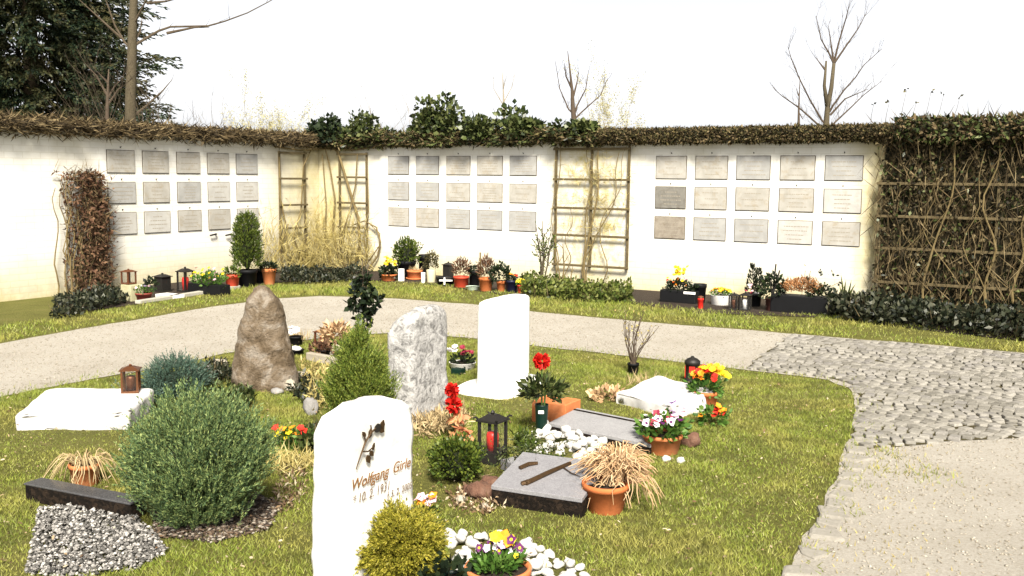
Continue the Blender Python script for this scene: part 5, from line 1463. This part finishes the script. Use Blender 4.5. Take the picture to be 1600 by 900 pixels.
# white round stones: one thing each
def stones(poly_px, n, smin, smax, label, group, heap=.0, seed=5):
    random.seed(seed)
    protos = [rock_mesh(1, random.uniform(.7, 1), random.uniform(.5, .75), 100 + i, .42, 2) for i in range(6)]
    for me in protos:
        me.polygons.foreach_set('use_smooth', [True] * len(me.polygons))
    poly = gp(poly_px); placed = []
    tries = 0
    while len(placed) < n and tries < 9000:
        tries += 1
        q = scatter_poly(poly, 1)
        if len(q) == 0: continue
        s = random.uniform(smin, smax)
        lvl = 0
        if any((q[0][0] - a) ** 2 + (q[0][1] - b_) ** 2 < ((s + c) * .40) ** 2 and l == 0 for a, b_, c, l in placed):
            if random.random() > heap: continue
            lvl = 1
            if any((q[0][0] - a) ** 2 + (q[0][1] - b_) ** 2 < ((s + c) * .42) ** 2 and l == 1 for a, b_, c, l in placed): continue
        placed.append((q[0][0], q[0][1], s, lvl))
        o = bpy.data.objects.new('white_stone', random.choice(protos)); COL.objects.link(o)
        if not o.data.materials: o.data.materials.append(M_PEBBLE)
        o.location = (q[0][0], q[0][1], s * (.24 + .5 * lvl)); o.scale = (s, s, s); o.rotation_euler = (random.uniform(-.3, .3), random.uniform(-.3, .3), random.uniform(0, 6))
        props(o, label, 'stone', group)
stones([(818, 690), (840, 676), (868, 672), (935, 690), (950, 706), (925, 722), (880, 716), (840, 718)], 60, .05, .085, 'rounded white stone in the heap between the black vase and the polished granite slab', 'white stones heaped behind the polished granite slab', .35)
stones([(700, 836), (740, 838), (800, 845), (850, 862), (905, 885), (935, 930), (860, 960), (840, 905), (720, 905), (700, 870)], 95, .035, .075, 'white stone in the ring round the near terracotta pansy bowl', 'white stones round the near pansy bowl', .2, 9)
# wilted plant in the orange pot
t, h, r = pot('flower_pot', 'orange clay pot with a big mop of wilted straw coloured stems', 'flower pot', 948, 806, 78, 48, M_TERRA, .74, n=32)
mb = MB(); random.seed(31)
droop(mb, (.05, .08, h * 1.0), 330, .05, .20, .15, .0032, .05)
droop(mb, (.07, .06, h), 170, .02, .14, .20, .0032, .03)
droop(mb, (.10, .02, h * .95), 34, .08, .17, .08, .0030, .13)
droop(mb, (.0, -.05, h), 10, .08, .12, .05, .0032, .14)
mb.build('wilted_stems', L_WILT, t)
# pansy bowl
t, h, r = pot('flower_bowl', 'orange clay bowl of white and wine red pansies at the end of the granite slab', 'flower bowl', 1038, 713, 66, 32, M_TERRA_L, .78, n=32)
flowers(t, h, r * 1.15, [P_WHI, P_WINE, P_PNK, P_WHI, P_PUR], 26, .03, L_PANSY, .75, .05, eye={'petal_white': P_PUR, 'petal_pink': P_WINE}, nl=320)
for i in range(7): blossom(t, (.10 + random.uniform(-.05, .08), -.02, h + .10 + random.uniform(0, .1)), .028, random.choice([P_PNK, P_LIL, P_WINE]))
t, h, r = pot('flower_pot', 'orange clay pot heaped with red, orange and yellow flowers by the white pillow stone', 'flower pot', 1104, 642, 44, 30, M_TERRA, .74, n=28)
leafobj('foliage', ball_leaves((0, 0, h + .02), (r * 1.2, r * 1.1, r * .9), 320, .045, .025, .4, .2), L_PANSY, t)
for i in range(46):
    a = random.uniform(0, 6.28); q = math.sqrt(random.random()) * r * 1.35; x = q * math.cos(a) + .04
    mt = random.choice([P_YEL, P_YEL, P_ORA]) if x > .05 else random.choice([P_RED, P_RED, P_ORA, P_YEL])
    blossom(t, (x, q * math.sin(a) * .8, h + .15 - .5 * (q ** 2) / r * .5 + random.uniform(-.02, .03)), .03, mt, 'daisy')
t = thing('flower_clump', 'small clump of orange flowers in the grass below the heaped orange pot', 'flowers', G(1112, 664))
leafobj('foliage', ball_leaves((0, 0, .05), (.10, .07, .08), 200, .04, .022), L_PANSY, t)
for i in range(8): blossom(t, (random.uniform(-.08, .08), -.04, random.uniform(.06, .14)), .026, random.choice([P_ORA, P_RED]))
p = G(1083, 601); q = mpp(1083, 601)
t = thing('grave_lantern', 'round dark grave lantern with a red glass, behind the heaped orange pot', 'grave lantern', (p.x, p.y + .06, 0))
MB().lathe([(11.5 * q, 0), (12 * q, 2 * q), (12 * q, 7 * q), (11 * q, 8 * q), (11 * q, 30 * q), (12.5 * q, 31 * q), (12.5 * q, 36 * q), (8 * q, 40 * q), (3 * q, 42 * q), (2 * q, 44 * q)], 24).build('body', M_IRON, t, True)
for a in (0, PI / 2, PI, -PI / 2):
    M = Matrix.Rotation(a - .2, 3, 'Z')
    MB().box((0, 0, 0), (9 * q, .004, 19 * q)).build('red_glass', M_REDPLASTIC, t, loc=M @ Vector((0, -10.9 * q, 19 * q)), rz=a - .2)
for i, (px, py, w_, h_, m_, lb) in enumerate([(1080, 700, 34, 22, M_RUST, 'brown rock right of the orange pansy bowl'), (1042, 722, 14, 9, M_PEBBLE, 'small white rock in front of the orange pansy bowl'), (1064, 724, 14, 9, M_PEBBLE, 'second small white rock right of the one before the pansy bowl'), (1066, 690, 26, 16, M_ROCK, 'tan rock behind the brown one beside the pansy bowl')]):
    rock('rock', lb, 'rock', px, py, w_, h_, m_, 80 + i)
# twig pot
t, h, r = pot('flower_pot', 'small black pot with tall bare twigs behind the white pillow stone', 'flower pot', 990, 586, 19, 18, M_BLACK, .85)
kq = mpp(990, 586)
mb = MB(); random.seed(12); buds = []
for i in range(17):
    e = Vector((random.uniform(-18, 42) * kq, random.uniform(-.1, .1), random.uniform(60, 108) * kq)); m_ = e * .5 + Vector((-.02, 0, .04))
    mb.tube([(random.uniform(-.02, .02), 0, h * .8), m_, e], [.005, .0035, .0018], 5)
    for j in range(2):
        s_ = m_.lerp(e, random.uniform(.1, .8)); d = Vector((random.uniform(-.1, .1), random.uniform(-.05, .05), random.uniform(.04, .12))); mb.tube([s_, s_ + d], [.0025, .0012], 4); buds += [s_, s_ + d]
mb.build('twigs', M_TWIG, t)
nb = len(buds); leafobj('buds', leaves(np.array([tuple(b_) for b_ in buds]), RNG.normal(size=(nb, 3)) + np.array([0, 0, .6]), .028, .014), L_STRAWY, t)
t = thing('straw_tuft', 'little heap of brown dead leaves left of the white pillow stone', 'dead leaves', G(948, 625))
leafobj('leaves', ball_leaves((0, 0, .03), (.12, .09, .06), 160, .05, .03), L_WILT, t); t.name = 'leaf_heap'
t = thing('straw_tuft', 'pale dead tuft on the back edge of the white pillow stone', 'dry grass', G(1010, 604))
dry_sticks(t, 0, .2, .16, 70, L_STRAW, 'stems', .006, .5)

# near bowl of pansies at the bottom
p = G(778, 884, .13)
t = thing('flower_bowl', 'near terracotta bowl with yellow and dark purple pansies at the bottom of the picture', 'flower bowl', (p.x, p.y, 0))
r = .132
link('pot', MB().lathe([(.085, 0), (.088, .004), (.118, .085), (.128, .1), (r, .104), (r * 1.01, .126), (r * .985, .130), (r * .91, .130), (r * .88, .112)], 48, cap1=False).mesh('pot', True), M_TERRA_L, t)
link('soil', MB().lathe([(r * .9, .108), (r * .5, .116), (.01, .118)], 32, cap0=False).mesh('soil', True), M_SOIL, t)
leafobj('foliage', ball_leaves((0, .01, .128), (.088, .085, .042), 420, .036, .016, .5, .2, 'hex', -.15), L_PANSY, t)
random.seed(4)
for (dx, dz, mt, rr) in ((-.012, .120, P_YEL, .026), (.0, .125, P_YEL, .022), (.024, .108, P_ORA, .027), (.038, .100, P_ORA, .022), (.052, .112, P_PUR, .022), (.055, .092, P_YEL, .02), (-.075, .06, P_PUR, .018), (-.05, .062, P_PUR, .018), (-.03, .075, P_PUR, .017), (-.02, .055, P_PUR, .02), (.005, .058, P_PUR, .02), (.03, .075, P_PUR, .02), (.06, .07, P_PUR, .022), (.085, .06, P_PUR, .02), (-.01, .07, P_WHI, .016), (.015, .085, P_LIL, .018), (-.045, .08, P_LIL, .018), (.045, .055, P_WHI, .015), (-.06, .04, P_PUR, .015), (.07, .045, P_YEL, .012)):
    blossom(t, (dx, random.uniform(-.02, .05), .128 + dz), rr, mt, 'pansy', P_YEL if mt is P_PUR else None, (random.uniform(-.4, .4), -1, .55))
mb = MB()
for i in range(16): mb.tube([(random.uniform(-.05, .05), random.uniform(-.02, .04), .12), (random.uniform(-.08, .08), random.uniform(-.02, .04), random.uniform(.17, .23))], .0022, 5)
mb.build('stems', M_STEM, t)
# dark pots and fallen vase at the foot of the near gravestone
p = G(568, 897, .06)
t = thing('fallen_vase', 'dark green vase lying tipped at the foot of the near white gravestone', 'vase', (p.x, p.y - .03, .05), R(-25))
o = MB().lathe([(.022, -.10), (.024, -.098), (.042, .04), (.047, .045), (.047, .055), (.041, .055), (.036, .03), (.018, -.08)], 28, cap1=True).build('cup', pm('bottle_green', [(.002, .03, .02), (.004, .06, .04)], 5, .4, 0), t, True)
o.rotation_euler = (R(52), 0, R(50))
for i, (px, py, w_, h_, lb) in enumerate([(668, 948, 56, 50, 'dark green pot half hidden behind the round cypress at the bottom edge'), (706, 945, 44, 44, 'dark green pot between the round cypress and the near pansy bowl')]):
    t, h, r = pot('flower_pot', lb, 'flower pot', px, py, w_, h_, M_GREENBLK, .8)
    leafobj('foliage', ball_leaves((0, 0, h), (.07, .07, .04), 70, .05, .035), L_IVY_DARK, t)
t = thing('flower_clump', 'small clump of pink and orange flowers right of the near gravestone', 'flowers', G(664, 800))
leafobj('foliage', ball_leaves((0, 0, .03), (.06, .05, .05), 60, .03, .016), L_BOX, t)
for i in range(7): blossom(t, (random.uniform(-.06, .05), -.02, random.uniform(.05, .09)), .028, random.choice([P_PNK, P_PNK, P_ORA, P_YEL]))

# ------------------------------------------------------------------ trees beyond the walls
def P3(px, py, dep): return at_depth(px, py, dep)
def twigs(mb, p, d, L, r, lvl, rng):
    d = d.normalized(); pts = [p]; q = p.copy()
    for i in range(4):
        d = (d + Vector((rng.uniform(-.22, .22), rng.uniform(-.22, .22), rng.uniform(-.05, .2)))).normalized()
        q = q + d * L / 4; pts.append(q.copy())
    mb.tube(pts, [r * (1 - .8 * i / 4) for i in range(5)], 5 if r > .01 else 3)
    if lvl > 0:
        for i in range(rng.randint(3, 5)):
            u = rng.randint(1, 3); s = pts[u].lerp(pts[u + 1], rng.random())
            twigs(mb, s, d + Vector((rng.uniform(-.9, .9), rng.uniform(-.9, .9), rng.uniform(-.1, .6))), L * rng.uniform(.35, .6), r * .45, lvl - 1, rng)
def traced_tree(name, label, base_px, dep, trunk, limbs, r0, matT, matC, seed, tw=2, twl=1.0, limbr=.35, twn=3, tap=.5):
    rng = random.Random(seed)
    b_ = P3(base_px, 250, dep); b_.z = 0
    t = thing(name, label, 'tree', b_)
    mb = MB()
    for j, tk in enumerate(trunk):
        pts = ([Vector((0, 0, -.2))] if j == 0 else []) + [P3(a, c, dep) - b_ for a, c in tk]
        n = len(pts); rr = r0 if j == 0 else r0 * .7
        mb.tube(pts, [rr * (1.25 if i == 0 and j == 0 else 1 - (tap if j == 0 else .6) * i / (n - 1)) for i in range(n)], 10)
    mb.build('trunk', matT, t, True)
    mb = MB()
    for lb in limbs:
        y = rng.uniform(-.5, .5)
        pts = [P3(a, c, dep) - b_ + Vector((0, y * i / len(lb), 0)) for i, (a, c) in enumerate(lb)]
        n = len(pts)
        rl = r0 * limbr * .8
        mb.tube(pts, [rl * (1 - .8 * i / (n - 1)) for i in range(n)], 6)
        for i in range(1, n):
            for q in range(twn):
                s = pts[i - 1].lerp(pts[i], rng.random()); d = (pts[i] - pts[i - 1]).normalized()
                twigs(mb, s, d + Vector((rng.uniform(-.9, .9), rng.uniform(-.9, .9), rng.uniform(0, .7))), twl * rng.uniform(.3, .8), rl * .20, tw - 1, rng)
    mb.build('crown', matC, t)
    return t
M_TWIG_FAR = pm('grey_twig', [(.12, .09, .065), (.22, .18, .13)], 12, .9, .2)
traced_tree('bare_tree', 'bare pruned tree with a short forked trunk beyond the right part of the long wall', 1292, 26, [[(1291, 193), (1293, 168), (1299, 137), (1303, 99)], [(1293, 170), (1288, 134), (1291, 95)]],
    [[(1303, 100), (1296, 83), (1284, 61), (1277, 24)], [(1303, 98), (1300, 70), (1297, 39)], [(1303, 98), (1309, 68), (1320, 27), (1323, 8)], [(1304, 98), (1322, 71), (1339, 46), (1352, 20)], [(1291, 196), (1284, 188), (1265, 156), (1248, 122), (1235, 90), (1230, 73)], [(1289, 205), (1272, 191), (1245, 169), (1218, 152), (1205, 143)],
     [(1296, 175), (1300, 166), (1316, 142), (1333, 122), (1345, 103), (1372, 78)], [(1294, 203), (1306, 191), (1331, 169), (1355, 147), (1385, 125)], [(1297, 180), (1318, 155), (1352, 140)], [(1290, 110), (1278, 88)]], .088, M_BARK_G, M_TWIG, 5, 2, .8, .42, 4)
traced_tree('bare_tree', 'slender bare tree beyond the wide trellis', 896, 29, [[(897, 190), (895, 165), (894, 141), (891, 114), (887, 80)]],
    [[(897, 178), (889, 171), (875, 138), (868, 94)], [(897, 180), (902, 165), (916, 138), (921, 108)], [(898, 186), (909, 175), (939, 148), (951, 121)], [(896, 150), (902, 128), (905, 112)], [(894, 140), (884, 120), (881, 100)]], .10, M_TWIG, M_TWIG, 6, 2, .6, .42, 3, .9)
traced_tree('bare_tree', 'faint thin bare tree far beyond the pointed ivy bush', 786, 40, [[(788, 190), (787, 160), (786, 130), (784, 105)]],
    [[(787, 165), (772, 140), (770, 118)], [(787, 160), (800, 135), (806, 108)], [(786, 140), (792, 118)]], .07, M_TWIG_PALE, M_TWIG_PALE, 8, 2, .8, .4, 3, .9)
traced_tree('bare_tree', 'tall bare tree trunk with one long branch reaching right, before the dark conifer', 205, 21, [[(204, 195), (204, 150), (206, 100), (207, 50), (209, 0), (212, -120), (214, -260)]],
    [[(206, 78), (195, 66), (180, 40), (166, 0), (150, -50)], [(208, 72), (222, 62), (245, 47), (262, 40), (320, 38), (345, 30), (380, 16), (412, -2), (440, -20)], [(190, 60), (160, 30), (130, 0)], [(208, 40), (222, 20), (236, 0), (245, -30)], [(204, 185), (226, 165), (250, 140), (262, 122)], [(208, 66), (216, 50), (217, 25)], [(260, 52), (300, 41), (320, 39)], [(230, 5), (262, 4), (290, 0)]], .13, M_BARK_G, M_BARK, 9, 1, .7, .30, 1)
traced_tree('bare_tree', 'small pale sapling left of the tall bare trunk', 167, 20, [[(167, 192), (168, 160), (169, 130), (170, 108)]], [[(168, 155), (178, 135), (190, 122)], [(168, 150), (150, 118), (132, 100)], [(169, 130), (155, 112)], [(168, 165), (184, 140), (200, 128)]], .06, M_TWIG, M_TWIG, 10, 2, .8, .5, 3, .85)
traced_tree('bare_tree', 'thin upright stem beyond the wall just left of the forked bare tree', 1248, 24, [[(1248, 192), (1248, 170), (1249, 145), (1250, 118)]], [[(1248, 175), (1254, 186), (1258, 178)], [(1248, 150), (1243, 135)]], .04, M_TWIG, M_TWIG, 11, 1, .4, .5, 3, .9)
# conifer at the left
def conifer(label, px, dep, H, R0, n_wh, seed, z0=.6):
    b_ = P3(px, 250, dep); b_.z = 0
    t = thing('conifer', label, 'tree', b_)
    MB().tube([(0, 0, -.2), (0, 0, H * .5), (.1, 0, H)], [.28, .18, .02], 10).build('trunk', M_BARK, t, True)
    rng = random.Random(seed); C = []; D = []; Ls = []
    for i in range(n_wh):
        z = z0 + (H - z0) * (i / n_wh) ** 1.05
        rad = R0 * (1 - z / H) ** 1.0 * rng.uniform(.85, 1.1)
        nb_ = max(6, int(20 * (1 - z / H) + 7))
        for j in range(nb_):
            a = 2 * PI * j / nb_ + rng.uniform(-.3, .3) + i; L = rad * rng.choice((.8, .9, 1.0, 1.12)) * rng.uniform(.93, 1.05)
            for q in range(int(4 + L * 7)):
                u = (q + rng.random()) / int(4 + L * 7)
                if u < .18: continue
                r_ = L * u
                zz = z - .10 * r_ - .012 * r_ * r_ + .35 * max(0, u - .7)
                C.append((r_ * math.cos(a) + rng.gauss(0, .06), r_ * math.sin(a) + rng.gauss(0, .06), zz))
                D.append((math.cos(a) * 1.0 + rng.gauss(0, .28), math.sin(a) * 1.0 + rng.gauss(0, .28), rng.uniform(-.75, .15))); Ls.append(rng.uniform(.3, .6))
    C_, D_, _ = sprays(np.array(C), np.array(D), np.array(Ls), 11, .6)
    leafobj('crown', leaves(C_, D_, .16 * RNG.uniform(.6, 1.2, len(C_)), .055), L_SPRUCE, t)
    return t
conifer('large dark green spruce rising beyond the left end of the left wall', 55, 30, 19.5, 4.7, 84, 3)
conifer('second dark spruce further left beyond the left wall', -230, 33, 22, 4.8, 66, 6)
# brown shrubs in front of the conifer and far shrubs
def bare_shrub(label, px, dep, top_py, wpx, n, mat, seed, name='bare_shrub', leafmat=None, rad=.02):
    rng = random.Random(seed); b_ = P3(px, 250, dep); b_.z = 0
    H = P3(px, top_py, dep).z; w_ = wpx * dep / F
    t = thing(name, label, 'shrub', b_); mb = MB()
    for i in range(n):
        e = Vector((rng.uniform(-.5, .5) * w_, rng.uniform(-.5, .5) * w_, H * rng.uniform(.5, .85)))
        twigs(mb, Vector((e.x * .2, e.y * .2, 0)), e, e.length * 1.05, rad, 2, rng)
    mb.build('branches', mat, t)
    if leafmat:
        vs = np.array(mb.v); q = vs[RNG.integers(0, len(vs), 9000)] + RNG.normal(0, .06, (9000, 3)); q = q[q[:, 2] > H * .5]
        leafobj('leaves', leaves(q, RNG.normal(size=(len(q), 3)), .06, .03), leafmat, t)
    return t
bare_shrub('brown twiggy shrub before the dark conifer at the left', 150, 19, 95, 90, 11, M_BARK, 2, rad=.018)
bare_shrub('brown twiggy shrub at the right foot of the dark conifer', 245, 20, 120, 80, 11, M_BARK, 3, rad=.018)
bare_shrub('faint grey bare shrub far beyond the left wall', 350, 42, 150, 70, 10, M_TWIG_PALE, 4)
bare_shrub('pale yellow shrub beyond the left wall', 415, 36, 172, 60, 12, M_TWIG_PALE, 5, 'yellow_shrub', L_YSHRUB)
bare_shrub('pale yellow shrub beyond the wide trellis, right of the slender bare tree', 962, 36, 145, 60, 10, M_TWIG_PALE, 6, 'yellow_shrub', L_YSHRUB)
bare_shrub('faint thin shrub far beyond the long wall between the two ivy bushes', 625, 40, 150, 70, 8, M_TWIG_PALE, 7)
# budding shoots above the right-hand ivy
s = on_right(1380, 200)[0]
t = wall_thing('ivy_shoots', 'thin budding shoots standing up from the wall top at the right end', 'ivy', 'R', s, WALL_H + .2, -.15)
mb = MB(); bd = []
for px, py in ((1390, 160), (1416, 140), (1432, 158), (1455, 142), (1474, 150), (1366, 165), (1412, 178), (1500, 150)):
    a, z = on_right(px, py, -.15); e = Vector((a - s, random.uniform(-.05, .05), z - WALL_H - .2))
    mb.tube([(e.x * .9 - .05, 0, -.1), (e.x - .03, 0, e.z * .5), e], [.005, .003, .002], 4); bd.append(tuple(e))
mb.build('stems', M_TWIG, t)
bd = np.repeat(np.array(bd), 3, 0) + RNG.normal(0, .012, (len(bd) * 3, 3))
leafobj('buds', leaves(bd, RNG.normal(size=bd.shape), .05, .03), L_OLIVE, t)
